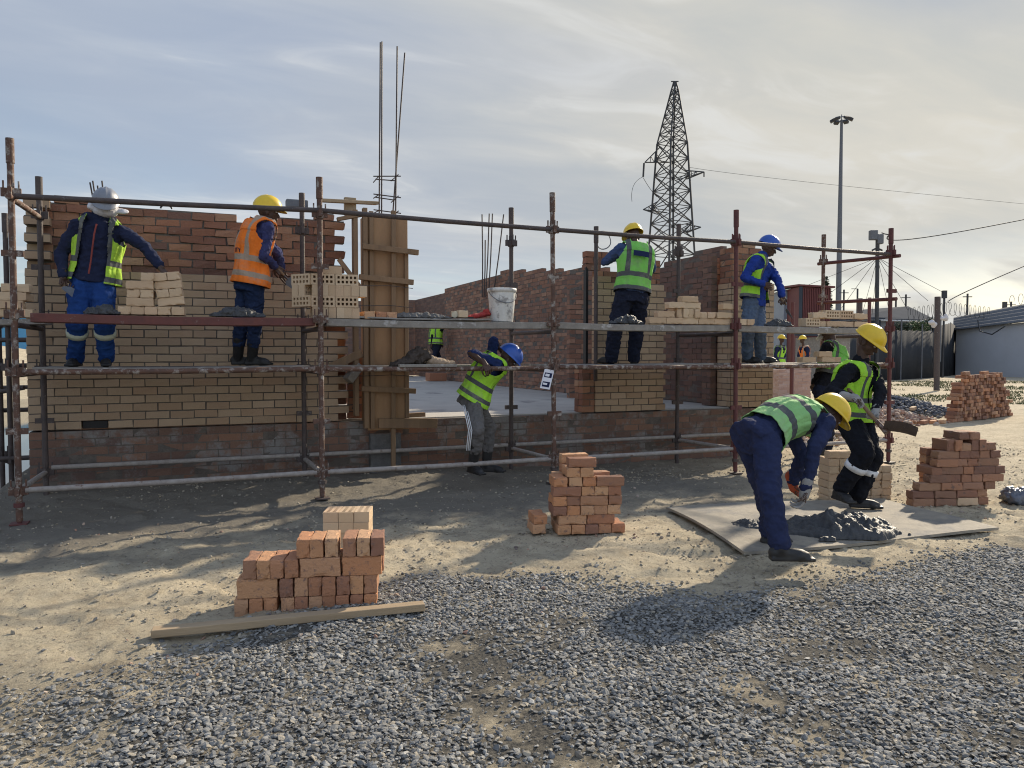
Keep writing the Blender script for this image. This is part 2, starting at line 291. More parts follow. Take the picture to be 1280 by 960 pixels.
def link(name, me, mats, parent=None):
    for m in (mats if isinstance(mats, (list, tuple)) else [mats]): me.materials.append(M[m] if isinstance(m, str) else m)
    o = bpy.data.objects.new(name, me); COL.objects.link(o)
    if parent is not None: o.parent = parent
    return o
def thing(name, label, cat, loc=(0, 0, 0), group=None):
    o = bpy.data.objects.new(name, None); o.empty_display_size = .1; COL.objects.link(o); o.location = loc; o['label'] = label; o['category'] = cat
    if group: o['group'] = group
    return o
def tag(o, label, cat, group=None):
    o['label'] = label; o['category'] = cat
    if group: o['group'] = group
    return o
def bevel(o, w=.004, seg=2):
    m = o.modifiers.new('bevel', 'BEVEL'); m.width = w; m.segments = seg; m.limit_method = 'ANGLE'; return o
def blob(mb, voxel, smooth=4, disp=None):
    """union of overlapping closed shapes as one continuous skin"""
    me = mb.mesh('tmp'); o = bpy.data.objects.new('tmp', me); COL.objects.link(o)
    r = o.modifiers.new('r', 'REMESH'); r.mode = 'VOXEL'; r.voxel_size = voxel; r.use_smooth_shade = True
    if smooth: sm = o.modifiers.new('s', 'SMOOTH'); sm.factor = .5; sm.iterations = smooth
    for st, sc in (disp or []):
        tx = bpy.data.textures.new('folds', 'CLOUDS'); tx.noise_scale = sc; tx.noise_depth = 2
        d = o.modifiers.new('d', 'DISPLACE'); d.texture = tx; d.strength = st; d.mid_level = .5; d.texture_coords = 'LOCAL'
    out = bpy.data.meshes.new_from_object(o.evaluated_get(bpy.context.evaluated_depsgraph_get()))
    bpy.data.objects.remove(o); bpy.data.meshes.remove(me); out.polygons.foreach_set('use_smooth', [True] * len(out.polygons)); return out
def mesh_arrays(me):
    v = np.empty(len(me.vertices) * 3); me.vertices.foreach_get('co', v); return v.reshape(-1, 3), [tuple(p.vertices) for p in me.polygons]

# ------------------------------------------------------------------ ground
def vnoise(x, y, seed):
    xi = np.floor(x).astype(np.int64); yi = np.floor(y).astype(np.int64); xf = x - xi; yf = y - yi
    def h(a, b):
        n = (a * 374761393 + b * 668265263 + seed * 974711) & 0x7fffffff; n = ((n ^ (n >> 13)) * 1274126177) & 0x7fffffff; return ((n ^ (n >> 16)) & 0xffff) / 65535.
    u = xf * xf * (3 - 2 * xf); v = yf * yf * (3 - 2 * yf)
    return (h(xi, yi) * (1 - u) + h(xi + 1, yi) * u) * (1 - v) + (h(xi, yi + 1) * (1 - u) + h(xi + 1, yi + 1) * u) * v
def fbm(x, y, s, o=4, seed=1):
    r = 0; a = .5
    for k in range(o): r = r + a * (vnoise(x * s + 31.7 * k, y * s + 17.3 * k, seed + k) - .5); s *= 2.03; a *= .5
    return r
def sstep(a, b, x): t = np.clip((x - a) / (b - a), 0, 1); return t * t * (3 - 2 * t)
LINE = np.array([[(p := gp(a, b)).x, p.y] for a, b in ((-300, 1250), (60, 1010), (150, 930), (300, 812), (420, 770), (545, 722), (640, 735), (760, 742), (900, 765), (1010, 745), (1150, 720), (1300, 690), (1500, 680))])
LINE2 = np.array([[(p := gp(a, b)).x, p.y] for a, b in ((-500, 850), (0, 835), (110, 815), (220, 800), (330, 770), (450, 730), (545, 712), (640, 722), (760, 730), (900, 745), (1010, 728), (1150, 700), (1300, 672), (1500, 665))])
MA = LINE2 @ np.array([RV.x, RV.y]); MBB = LINE2 @ np.array([AV.x, AV.y])
LA = LINE @ np.array([RV.x, RV.y]); LB = LINE @ np.array([AV.x, AV.y])
def gravel_mask(x, y):
    a = x * RV.x + y * RV.y; b = x * AV.x + y * AV.y
    d = np.interp(a, LA, LB) - b + fbm(x, y, 2.2, 3, 5) * .55         # >0 towards the viewer
    d2 = np.interp(a, MA, MBB) - b + fbm(x, y, 1.3, 4, 6) * 1.3
    return np.clip(.42 * sstep(-.15, .55, d2) * (.5 + 1.1 * np.clip(fbm(x, y, 2.6, 3, 61) + .45, 0, 1)) + .72 * sstep(-.42, .30, d), 0, 1)
def ground_h(x, y):
    near = 1 - sstep(14, 30, np.hypot(x, y))
    h = fbm(x, y, .35, 3, 2) * .10 * (1 - sstep(20, 60, np.hypot(x, y)) * .6)
    gmk = 1 - .85 * gravel_mask(x, y)
    h = h + near * (fbm(x, y, 1.6, 4, 9) * .06 + fbm(x, y, 6., 4, 3) * .040 * gmk + np.maximum(0, fbm(x, y, 15., 3, 8) - .10) * .12 * gmk)
    h = h + gmk * near * -.026 * sstep(.0, .06, .05 - np.abs(fbm(x + y * .6, y, .8, 2, 21)))           # shallow ruts
    h = h + .08 * sstep(7.2, 8.7, y) * (1 - sstep(2, 5, x)) * (1 - sstep(10, 13, y))
    h = h + near * gravel_mask(x, y) * .015
    # slight hollow with water to the left of the building
    h = h - .32 * sstep(-1.75, -2.3, x) * sstep(8.0, 9.3, y) * (1 - sstep(26, 34, y))
    h = h + 1.25 * np.exp(-(((x + 12) / 9.) ** 2 + ((y - 44) / 6.) ** 2)) * 2.0             # sand heap far left
    return h
def gz(x, y): return float(ground_h(np.array([float(x)]), np.array([float(y)]))[0])
def build_ground():
    def axis(lo, hi, step, far, g=1.16):
        a = list(np.arange(lo, hi + 1e-6, step)); s = step; v = hi
        while v < far: s *= g; v += s; a.append(v)
        s = step; v = lo; b = []
        while v > -far: s *= g; v -= s; b.append(v)
        return np.array(b[::-1] + a)
    xs = axis(-3.2, 9.0, .034, 2500); ys = axis(1.2, 9.0, .034, 2500); X, Y = np.meshgrid(xs, ys)
    Z = ground_h(X, Y); nx, ny = len(xs), len(ys)
    co = np.stack([X, Y, Z], -1).reshape(-1, 3); i = np.arange(ny - 1)[:, None] * nx + np.arange(nx - 1)[None]
    fs = np.stack([i, i + 1, i + nx + 1, i + nx], -1).reshape(-1, 4)
    me = np_mesh('ground', co, fs, True)
    a = me.attributes.new('gravel', 'FLOAT', 'POINT'); a.data.foreach_set('value', gravel_mask(X, Y).ravel().astype(np.float32))
    m = bpy.data.materials.new('sandy_ground'); m.use_nodes = True; nt = m.node_tree; N = nt.nodes; L = nt.links; b = N['Principled BSDF']
    b.inputs['Roughness'].default_value = .95; b.inputs['Specular IOR Level'].default_value = .15
    tc = N.new('ShaderNodeTexCoord')
    def nz(s, d=8, r=.65):
        t = N.new('ShaderNodeTexNoise'); t.inputs['Scale'].default_value = s; t.inputs['Detail'].default_value = d; t.inputs['Roughness'].default_value = r; L.new(tc.outputs['Object'], t.inputs[0]); return t.outputs[0]
    def mr(v, a, c):
        x = N.new('ShaderNodeMapRange'); x.inputs[1].default_value = a; x.inputs[2].default_value = c; L.new(v, x.inputs[0]); return x.outputs[0]
    def mx(f, a, c):
        x = N.new('ShaderNodeMix'); x.data_type = 'RGBA'
        for i, v in ((0, f), (6, a), (7, c)):
            if isinstance(v, tuple): x.inputs[i].default_value = v + (1,)
            elif isinstance(v, float): x.inputs[i].default_value = v
            else: L.new(v, x.inputs[i])
        return x.outputs[2]
    c = mx(mr(nz(1.1), .35, .65), (.56, .48, .34), (.44, .38, .27))
    c = mx(mr(nz(2.7, 9, .75), .50, .70), c, (.31, .255, .175)); c = mx(mr(nz(7.), .5, .72), c, (.36, .30, .21)); c = mx(mr(nz(38., 4), .56, .66), c, (.25, .215, .165)); c = mx(mr(nz(95., 3), .62, .70), c, (.62, .54, .42))
    sx = N.new('ShaderNodeSeparateXYZ'); L.new(tc.outputs['Object'], sx.inputs[0])      # damp, mortar-stained soil along the wall, darkened further to deepen the wall's shade
    damp_shade = N.new('ShaderNodeMath'); damp_shade.operation = 'ADD'; L.new(mr(sx.outputs[1], 5.3, 7.2), damp_shade.inputs[0]); L.new(mr(nz(1.6), .25, .8), damp_shade.inputs[1])
    lim = N.new('ShaderNodeMath'); lim.operation = 'MULTIPLY'; L.new(mr(damp_shade.outputs[0], .70, 1.2), lim.inputs[0]); L.new(mr(sx.outputs[0], 7.5, 5.0), lim.inputs[1])
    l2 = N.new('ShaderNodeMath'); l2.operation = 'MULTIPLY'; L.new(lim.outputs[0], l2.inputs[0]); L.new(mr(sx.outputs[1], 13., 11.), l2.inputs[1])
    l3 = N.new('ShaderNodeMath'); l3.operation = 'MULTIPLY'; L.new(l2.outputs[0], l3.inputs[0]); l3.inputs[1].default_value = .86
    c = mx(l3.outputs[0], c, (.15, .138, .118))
    at = N.new('ShaderNodeAttribute'); at.attribute_name = 'gravel'; gm = N.new('ShaderNodeMath'); gm.operation = 'MULTIPLY'; L.new(at.outputs['Fac'], gm.inputs[0]); L.new(mr(nz(2.6), .68, .42), gm.inputs[1])
    g2 = N.new('ShaderNodeMath'); g2.operation = 'MULTIPLY'; g2.use_clamp = True; L.new(gm.outputs[0], g2.inputs[0]); g2.inputs[1].default_value = 1.5
    c = mx(g2.outputs[0], c, mx(mr(nz(60., 4), .4, .6), (.05, .05, .048), (.15, .138, .115)))
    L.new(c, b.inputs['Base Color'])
    bp = N.new('ShaderNodeBump'); bp.inputs['Strength'].default_value = .9; bp.inputs['Distance'].default_value = .03; L.new(nz(26., 10, .75), bp.inputs['Height'])
    bp2 = N.new('ShaderNodeBump'); bp2.inputs['Strength'].default_value = .7; bp2.inputs['Distance'].default_value = .008; L.new(nz(120., 6, .8), bp2.inputs['Height']); L.new(bp.outputs[0], bp2.inputs['Normal']); L.new(bp2.outputs[0], b.inputs['Normal'])
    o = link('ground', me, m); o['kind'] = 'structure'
def np_mesh(name, co, fs, smooth=False):
    me = bpy.data.meshes.new(name); me.vertices.add(len(co)); me.vertices.foreach_set('co', np.ascontiguousarray(co, np.float32).ravel())
    k = fs.shape[1]; me.loops.add(fs.size); me.loops.foreach_set('vertex_index', np.ascontiguousarray(fs, np.int32).ravel())
    me.polygons.add(len(fs)); me.polygons.foreach_set('loop_start', np.arange(0, fs.size, k, dtype=np.int32)); me.polygons.foreach_set('loop_total', np.full(len(fs), k, np.int32))
    me.polygons.foreach_set('use_smooth', np.full(len(fs), smooth)); me.update(calc_edges=True); return me
build_ground()
def scatter(name, pts, sizes, mat, flat=.62, sink=.25, seed=3, chops=5, tilt=.35):
    """angular crushed stones as one loose mass"""
    g = np.random.default_rng(seed); bm = bmesh.new(); bmesh.ops.create_icosphere(bm, subdivisions=1, radius=1.0)
    bv = np.array([v.co[:] for v in bm.verts]); bf = np.array([[v.index for v in f.verts] for f in bm.faces]); bm.free()
    protos = []
    for k in range(24):
        v = bv * g.uniform(.72, 1.15, (len(bv), 1)); 
        for _ in range(chops):                                # chop facets
            d = g.normal(size=3); d /= np.linalg.norm(d); t = g.uniform(.35, .8); s = v @ d; v = v - np.outer(np.maximum(0, s - t), d)
        protos.append(v * np.array([1, g.uniform(.6, .95), 1]))
    P = np.array(protos)[g.integers(0, 24, len(pts))]
    n = len(pts); P = P * np.stack([np.ones(n), np.ones(n), g.uniform(flat * .6, flat * 1.3, n)], -1)[:, None, :] * sizes[:, None, None]
    ax = g.normal(size=(n, 3)) * np.array([tilt, tilt, 0]); 
    def rot(P, a, i, j): c, s = np.cos(a)[:, None], np.sin(a)[:, None]; p = P[:, :, i] * c - P[:, :, j] * s; q = P[:, :, i] * s + P[:, :, j] * c; P[:, :, i] = p; P[:, :, j] = q
    rot(P, ax[:, 0], 1, 2); rot(P, ax[:, 1], 0, 2); rot(P, g.uniform(0, 6.28, n), 0, 1)
    P = P + pts[:, None, :]; P[:, :, 2] += (sizes * flat * (1 - 2 * sink))[:, None] * .6
    fs = (bf[None] + (np.arange(n) * len(bv))[:, None, None]).reshape(-1, 3)
    me = np_mesh(name, P.reshape(-1, 3), fs); a = me.attributes.new('rnd', 'FLOAT', 'POINT'); a.data.foreach_set('value', np.repeat(g.uniform(0, 1, n), len(bv)).astype(np.float32))
    o = link(name, me, mat); o['kind'] = 'stuff'; return o
def fan(n, near, far, seed, amin=-37, amax=37):              # points in the wedge the photograph looks at
    g = np.random.default_rng(seed); d = np.sqrt(g.uniform(near ** 2, far ** 2, n)); a = YAW + np.radians(g.uniform(amin, amax, n)); return d * np.sin(a), d * np.cos(a), g
x, y, g = fan(165000, 1.9, 6.8, 11); k = g.uniform(0, 1, len(x)) < gravel_mask(x, y) * (.12 + 1.35 * sstep(-.20, .16, fbm(x, y, 1.7, 4, 15) - -.01 + .012 * np.clip(x - 1.2, 0, 2.5))); x, y = x[k], y[k]
sz = .0058 + .0185 * g.uniform(0, 1, len(x)) ** 2.3
scatter('gravel', np.stack([x, y, ground_h(x, y)], -1), sz, 'stone', .40, .10, chops=8, tilt=.26)
x, y, g = fan(30000, 2., 13, 12); k = (g.uniform(0, 1, len(x)) < .16 + .75 * sstep(.02, .22, fbm(x, y, 1.1, 3, 33))) & ~((x > -1.5) & (x < 7.8) & (y > 8.7)); x, y = x[k], y[k]
scatter('pebbles', np.stack([x, y, ground_h(x, y)], -1), (.0035 + .021 * g.uniform(0, 1, len(x)) ** 4), 'pebble', seed=5)
x, y, g = fan(60000, 2., 15, 14); k = (g.uniform(0, 1, len(x)) < (.16 + .9 * sstep(-.02, .2, fbm(x, y, .9, 4, 44))) * (1 - .8 * gravel_mask(x, y))) & ~((x > -1.5) & (x < 7.8) & (y > 8.7)); x, y = x[k], y[k]
scatter('soil_clods', np.stack([x, y, ground_h(x, y)], -1), .004 + .020 * g.uniform(0, 1, len(x)) ** 3.5, 'clod', .55, .35, seed=8)
# water lying left of the building
mb = MB(); wp = [(-1.9, 8.5), (-2.0, 30), (-30, 32), (-30, 8.2), (-6, 7.6), (-2.6, 7.9)]
mb.add([(a, b, -.09) for a, b in wp], [tuple(range(len(wp)))[::-1]]); wm = bpy.data.materials.new('water'); wm.use_nodes = True; wb = wm.node_tree.nodes['Principled BSDF']
wb.inputs['Base Color'].default_value = (.05, .055, .055, 1); wb.inputs['Roughness'].default_value = .04; wb.inputs['IOR'].default_value = 1.33
tn = wm.node_tree.nodes.new('ShaderNodeTexNoise'); tn.inputs['Scale'].default_value = 3.5; tb = wm.node_tree.nodes.new('ShaderNodeBump'); tb.inputs['Strength'].default_value = .05; wm.node_tree.links.new(tn.outputs[0], tb.inputs['Height']); wm.node_tree.links.new(tb.outputs[0], wb.inputs['Normal'])
o = link('water', mb.mesh('water'), wm); o['kind'] = 'structure'

# ------------------------------------------------------------------ the building under construction
def bricks_run(mb, o, d, length, z0, n, keep=None, T=.106, tooth=(False, False), jit=.002, recess=.007, bl=.222, bh=.073, j=.0115, shift=0., mortar=True, rough_set=0.):
    """stretcher-bond leaf: o = start on the outer face, d = direction; the leaf lies to the left of d"""
    o = Vector(o); d = Vector(d).normalized(); nrm = ZV.cross(d); rot = Matrix((d, nrm, ZV)).transposed(); pit = bl + j; ch = bh + j
    for r in range(n):
        a = shift - (pit / 2 if r % 2 else 0.); z = z0 + r * ch + bh / 2; runs = []
        while a < length - .02:
            s, e = a, a + bl; cs, ce = max(s, 0.), min(e, length)
            if s < 0 and tooth[0]: cs = None
            if e > length + .01 and tooth[1]: cs = None
            if cs is not None and ce - cs > .035 and (keep is None or keep((cs + ce) / 2, r)):
                dn = random.uniform(-rough_set, rough_set); dz = random.uniform(-rough_set, rough_set) * .5
                mb.box(o + d * ((cs + ce) / 2) + nrm * (T / 2 + dn) + ZV * (z - o.z + dz), (ce - cs, T, bh), rot, 0, random.uniform(.02, .98), jit)
                runs.append((cs, ce))
            a += pit
        if mortar and runs:                                    # recessed joint bed behind each course
            s = runs[0][0]; e = runs[0][1]; segs = []
            for q in runs[1:]:
                if q[0] - e > .05: segs.append((s, e)); s = q[0]
                e = q[1]
            segs.append((s, e))
            for s, e in segs: mb.box(o + d * ((s + e) / 2) + nrm * (T / 2) + ZV * (z - o.z + j / 2), (e - s - .008, T - 2 * recess, ch + .001 if r < n - 1 else bh - .006), rot, 1)
X1 = Vector((1, 0, 0)); Y1 = Vector((0, 1, 0))
bld = thing('brick_building', 'half built brick building with yellow face brick front and rough stock brick walls behind scaffolding', 'building', (3.1, 8.8, 0))
FY = 8.80; Z0 = .69
def part(name, mb, mats, parent=bld): return mb.obj(name, mats, parent)
mb = MB(); bricks_run(mb, (-1.5, FY + .015, -.25), X1, 9.27, -.25, 11, jit=.003, recess=.002, rough_set=.002); bricks_run(mb, (-1.5, 13.5, -.25), -Y1, 4.68, -.25, 11, recess=.003)
bricks_run(mb, (7.76, FY + .13, -.25), Y1, 5, -.25, 11, recess=.003)
part('plinth_wall', mb, ['smeared_brick', 'mortar_joint'])
mb = MB(); mb.box((3.13, 17.3, .60), (9.2, 16.4, .16)); mb.box((3.5, 9.02, .66), (2.4, .2, .045)); mb.box((6.5, 9.02, .66), (1.15, .2, .045)); part('floor_slab', mb, 'concrete')
# left bay: face brick outer leaf with a racked lead at the corner, rougher inner leaf standing higher
ch = .0845
mb = MB()
def keepL(u, r):
    if r == 0 and abs(u - .66) < .1: return False              # opening left for an air vent
    lim = 3.15 - (.0 if r < 7 else .06) - (.23 if r % 5 == 2 and r > 8 else 0)
    return u < lim
bricks_run(mb, (-1.5, FY, Z0), X1, 3.16, Z0, 19, keepL, tooth=(False, True), shift=.0, jit=.0032, rough_set=.002)
bricks_run(mb, (-1.5, FY, Z0 + 19 * ch), X1, .5, Z0 + 19 * ch, 9, lambda u, r: u < .26 if r % 2 == 1 else u < .16, tooth=(False, True), shift=.117)
bricks_run(mb, (-1.5, FY + 4.2, Z0), -Y1, 4.09, Z0, 26)
part('face_brick_leaf', mb, ['face_brick', 'mortar_joint'])
mb = MB()
def keepI(u, r):
    if r < 26: return True
    if r == 26: return u < 1.9 or u > 2.2
    if r == 27: return .2 < u < .68 or 2.75 < u
    return .22 < u < .45
bricks_run(mb, (-1.38, FY + .17, Z0), X1, 3.05, Z0, 28, keepI, tooth=(False, True), jit=.008, recess=.014, rough_set=.011)
bricks_run(mb, (-1.2, FY + 4.2, Z0), -Y1, 3.9, Z0, 26, jit=.005, rough_set=.005)
bricks_run(mb, (1.672, FY + .19, Z0), X1, .17, Z0, 9, jit=.006, rough_set=.008)
part('stock_brick_leaf', mb, ['stock_brick', 'mortar_joint'])
mb = MB(); mb.box((-.922, FY + .05, Z0 + .036), (.225, .02, .074)); part('air_vent', mb, 'black_paint')
# pier between the openings
mb = MB(); bricks_run(mb, (4.84, FY, Z0), X1, 1.075, Z0, 21, lambda u, r: r < 20 or u < .3)
part('face_brick_pier', mb, ['face_brick', 'mortar_joint'])
mb = MB(); bricks_run(mb, (4.93, FY + .16, Z0), X1, .99, Z0, 22, jit=.006, rough_set=.006); bricks_run(mb, (4.78, FY + .16, Z0 + 22 * ch), X1, 1.14, Z0 + 22 * ch, 3, lambda u, r: not (.3 < u < .62) if r < 2 else u < .5, jit=.006, rough_set=.006)
bricks_run(mb, (4.66, FY + .02, Z0), X1, .175, Z0, 7, jit=.005, tooth=(False, False)); bricks_run(mb, (4.66, FY + .25, Z0), -Y1, .12, Z0, 7, jit=.005)
bricks_run(mb, (5.9, FY + .27, Z0), Y1, .25, Z0, 22, jit=.005)
part('stock_brick_pier', mb, ['stock_brick', 'mortar_joint'])
mb = MB(); mb.bar((4.80, FY + .20, 1.30), (4.80, FY + .20, 2.72), .035, .07); part('damp_course_strip', mb, 'black_paint')
# right hand pier with its reveal
mb = MB(); bricks_run(mb, (7.09, FY, Z0), X1, .665, Z0, 21); bricks_run(mb, (7.09, FY + .42, Z0), -Y1, .30, Z0, 21)
bricks_run(mb, (7.755, FY + .11, Z0), Y1, 3.2, Z0, 21, lambda u, r: r < 21 - u * 2.5)
part('face_brick_pier', mb, ['face_brick', 'mortar_joint'])
mb = MB(); bricks_run(mb, (7.2, FY + .16, Z0), X1, .5, Z0, 28, lambda u, r: r < 26 or u < .42, jit=.006, rough_set=.006); bricks_run(mb, (7.1, FY + .62, Z0), X1, .6, Z0, 26, jit=.006, rough_set=.006)
bricks_run(mb, (7.12, FY + .42, Z0 + 21 * ch), -Y1, .28, Z0 + 21 * ch, 6, jit=.006, rough_set=.006)
part('stock_brick_pier', mb, ['stock_brick', 'mortar_joint'])
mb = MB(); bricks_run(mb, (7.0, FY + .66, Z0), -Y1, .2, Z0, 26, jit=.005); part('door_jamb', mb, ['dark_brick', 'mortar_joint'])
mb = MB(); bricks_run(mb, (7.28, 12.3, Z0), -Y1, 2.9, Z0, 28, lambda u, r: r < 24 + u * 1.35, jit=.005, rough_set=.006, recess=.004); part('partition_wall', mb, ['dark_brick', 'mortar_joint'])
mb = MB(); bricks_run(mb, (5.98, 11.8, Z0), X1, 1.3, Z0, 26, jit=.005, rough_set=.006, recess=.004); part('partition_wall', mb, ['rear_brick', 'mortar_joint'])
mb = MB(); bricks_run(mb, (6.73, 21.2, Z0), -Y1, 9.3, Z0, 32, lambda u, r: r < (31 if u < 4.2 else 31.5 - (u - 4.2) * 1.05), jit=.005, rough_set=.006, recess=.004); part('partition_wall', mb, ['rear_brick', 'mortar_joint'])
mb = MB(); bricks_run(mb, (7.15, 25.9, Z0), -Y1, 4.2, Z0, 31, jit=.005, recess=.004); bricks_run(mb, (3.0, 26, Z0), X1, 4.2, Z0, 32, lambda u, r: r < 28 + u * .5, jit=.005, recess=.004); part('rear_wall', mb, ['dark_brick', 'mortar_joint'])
# concrete footing showing under the column
mb = MB(); mb.box((2.05, 8.76, .2), (.36, .10, .66)); o = part('concrete_stub', mb, 'dry_mortar'); bevel(o, .01)

# ------------------------------------------------------------------ column formwork, props, reinforcement
fw = thing('column_formwork', 'tall plywood shuttering box around the concrete column beside the left wall', 'formwork', (2.05, 8.6, .5))
def fwp(name, f, mat, bev=.003): mb = MB(); f(mb); return bevel(mb.obj(name, mat, fw), bev, 1)
fwp('front_panel', lambda m: m.box((2.06, 8.63, 1.80), (.47, .022, 2.44)), 'plywood')
fwp('side_panel', lambda m: m.box((1.835, 8.80, 1.80), (.022, .32, 2.42)), 'plywood'); fwp('side_panel', lambda m: m.box((2.285, 8.80, 1.80), (.022, .32, 2.42)), 'plywood')
fwp('upright', lambda m: m.box((1.80, 8.60, 1.84), (.05, .07, 2.46)), 'timber'); fwp('upright', lambda m: m.box((1.872, 8.60, 1.82), (.048, .036, 2.44)), 'timber'); fwp('upright', lambda m: m.box((2.272, 8.60, 1.6), (.045, .036, 2.0)), 'timber')
fwp('upright', lambda m: m.box((1.70, 8.66, 1.9), (.05, .11, 2.3)), 'timber')
fwp('upright', lambda m: m.bar((2.10, 8.575, .02), (2.12, 8.575, 3.06), .05, .038), 'timber')
for z, a, b in ((2.62, 1.76, 2.40), (2.28, 1.72, 2.34), (1.86, 1.55, 2.38), (1.04, 1.74, 2.36)): fwp('batten', lambda m: m.bar((a, 8.545, z + .02), (b, 8.545, z - .02), .045, .06), 'timber')
fwp('batten', lambda m: m.bar((1.93, 8.55, .665), (2.62, 8.57, .64), .04, .11), 'timber'); fwp('batten', lambda m: m.bar((2.30, 8.66, .735), (2.5, 8.66, .74), .07, .05), 'timber')
fwp('brace', lambda m: m.bar((1.52, 8.66, 2.50), (1.74, 8.62, 2.2), .05, .05), 'timber'); fwp('brace', lambda m: m.bar((1.5, 8.63, 2.93), (1.78, 8.62, 3.0), .06, .04), 'timber'); fwp('brace', lambda m: m.bar((1.42, 8.64, 1.30), (1.76, 8.62, 1.46), .05, .09), 'timber'); fwp('brace', lambda m: m.bar((1.60, 8.62, 1.15), (1.74, 8.66, 1.32), .12, .09), 'grey_timber')
for zw in (2.2, 1.98, 1.2): fwp('tie_wire', lambda m: m.tube([(1.70, 8.52, zw), (2.08, 8.512, zw + .01), (2.33, 8.53, zw - .01)], .004, 5), 'rebar_steel', 0.0001)
o = bevel(MB().bar((1.30, 8.5, 3.10), (2.0, 8.86, 3.185), .07, .035).obj('timber_plank', 'plank_timber'), .003, 1); tag(o, 'pale timber plank lying across the top of the column shuttering', 'plank')
o = bevel(MB().box((1.665, 8.74, 3.10), (.13, .05, .2), .1).obj('timber_block', 'plank_timber'), .003, 1); tag(o, 'short upright timber block under the pale plank beside the column shuttering', 'timber block')
cage = thing('rebar_cage', 'tall steel starter bars with three link rings rising out of the column shuttering', 'reinforcement', (2.07, 8.82, 2.9))
def yv(px, py, Y): return yp(px, py, Y)
for top, bot in (((475.5, 53), (474, 275)), ((477.5, 52), (477, 275)), ((496.5, 58), (494.5, 275)), ((506, 66), (490.5, 275))):
    Yb = 8.74 if top[0] in (475.5, 496.5) else 8.90
    mb = MB(); a = yv(*bot, Yb); b = yv(*top, Yb); mb.tube([a, a.lerp(b, .5), b], .0085, 6); mb.obj('bar', 'rebar_steel', cage)
for py in (223, 247, 266):
    zc = yv(485, py, 8.82).z; mb = MB()
    for a, b in (((1.93, 8.73), (2.25, 8.74)), ((1.99, 8.9), (2.22, 8.91)), ((1.985, 8.66), (1.99, 9.0)), ((2.19, 8.62), (2.205, 9.02))): mb.tube([(a[0], a[1], zc + random.uniform(-.015, .015)), (b[0], b[1], zc + random.uniform(-.02, .02))], .0065, 6)
    mb.obj('link_ring', 'rebar_steel', cage)
def barset(name, label, spec, Y, zb):
    t = thing(name, label, 'reinforcement', tuple(yp(spec[0][0][0], spec[0][1][1], Y)))
    for tp, bt in spec:
        a = yp(*bt, Y); b = yp(*tp, Y); a.z -= zb
        mb = MB(); mb.tube([a, a.lerp(b, .5) + Vector((.01, 0, 0)), b], .011 * Y / 12, 5); mb.obj('bar', 'rebar_steel', t)
barset('starter_bars', 'cluster of thin steel starter bars sticking up from the rear partition wall', [((602.5, 268), (603, 345)), ((606.5, 300), (605, 345)), ((611.5, 267), (607, 345)), ((615.5, 267), (610.5, 345)), ((629.5, 268), (616.5, 343))], 17.0, .5)
barset('starter_bars', 'four short steel starter bars showing behind the grey hard hat', [((112.5, 228), (116, 250)), ((116, 226), (118.5, 250)), ((122, 232), (122.5, 250)), ((127.5, 226), (128.5, 250))], 9.06, .1)

# ------------------------------------------------------------------ scaffold
sc = thing('scaffold', 'rusty tubular steel scaffold standing along the front of the building', 'scaffold', (3.6, 7.5, 0))
SX = [-1.36, 1.14, 3.62, 6.05, 8.57]; IX = [-1.33, 1.12, 3.57, 5.97, 8.47]; FYS, IYS = 7.5, 8.6
ZB, ZD1, ZD2, ZT = .30, 1.30, 1.78, 2.78
def node(mb, x, y, z, ax=True):                                    # pressed cups and wedges at a joint
    mb.tube([(x, y, z - .045), (x, y, z + .03)], .037, 8)
    for dx, dy in ((1, 0), (-1, 0), (0, 1), (0, -1)): mb.box((x + dx * .05, y + dy * .05, z), (.045 if dx else .03, .045 if dy else .03, .07)); mb.box((x + dx * .055, y + dy * .055, z + .03), (.012, .012, .13))
def standard(x, y, z0, z1, mat='rust_pipe', joints=(ZB, .80, ZD1, ZD2, 2.28, ZT), r=.026, lean=(0, 0)):
    mb = MB(); mb.tube([(x, y, z0), (x + lean[0], y + lean[1], z1)], r, 12)
    mb.tube([(x + lean[0] * .9, y + lean[1] * .9, z1 - .2), (x + lean[0], y + lean[1], z1 + .002)], r * 1.22, 12)
    for z in joints:
        if z < z1: node(mb, x + lean[0] * (z - z0) / (z1 - z0), y + lean[1] * (z - z0) / (z1 - z0), z) if z in (ZB, ZD1, ZD2, ZT) else mb.box((x, y, z), (.16, .028, .05))
    return mb.obj('standard', mat, sc)
for x, top, mat in zip(SX, (3.22, 3.12, 3.17, 3.16, 3.1), ('rust_pipe', 'rust_pipe', 'rust_pipe', 'red_pipe', 'red_pipe')):
    zb = gz(x, FYS) if x != -1.36 else gz(x, FYS); standard(x, FYS, zb + .03, top, mat, lean=(-.03 if x > 3 else 0, 0))
    mb = MB(); mb.tube([(x, FYS, zb - .03), (x, FYS, zb + .24)], .019, 8); mb.box((x, FYS, zb + .012), (.13, .13, .012)); mb.tube([(x, FYS, zb + .15), (x, FYS, zb + .185)], .042, 8); mb.obj('base_jack', 'red_pipe' if x < 0 else 'dark_pipe', sc)
for x, top in zip(IX, (3.14, 3.18, 3.2, 3.16, 3.17)): standard(x, IYS, gz(x, IYS) - .02, top, 'dark_pipe' if x < 8 else 'rust_pipe')
standard(4.73, IYS, 1.1, 3.05, 'dark_pipe', joints=())
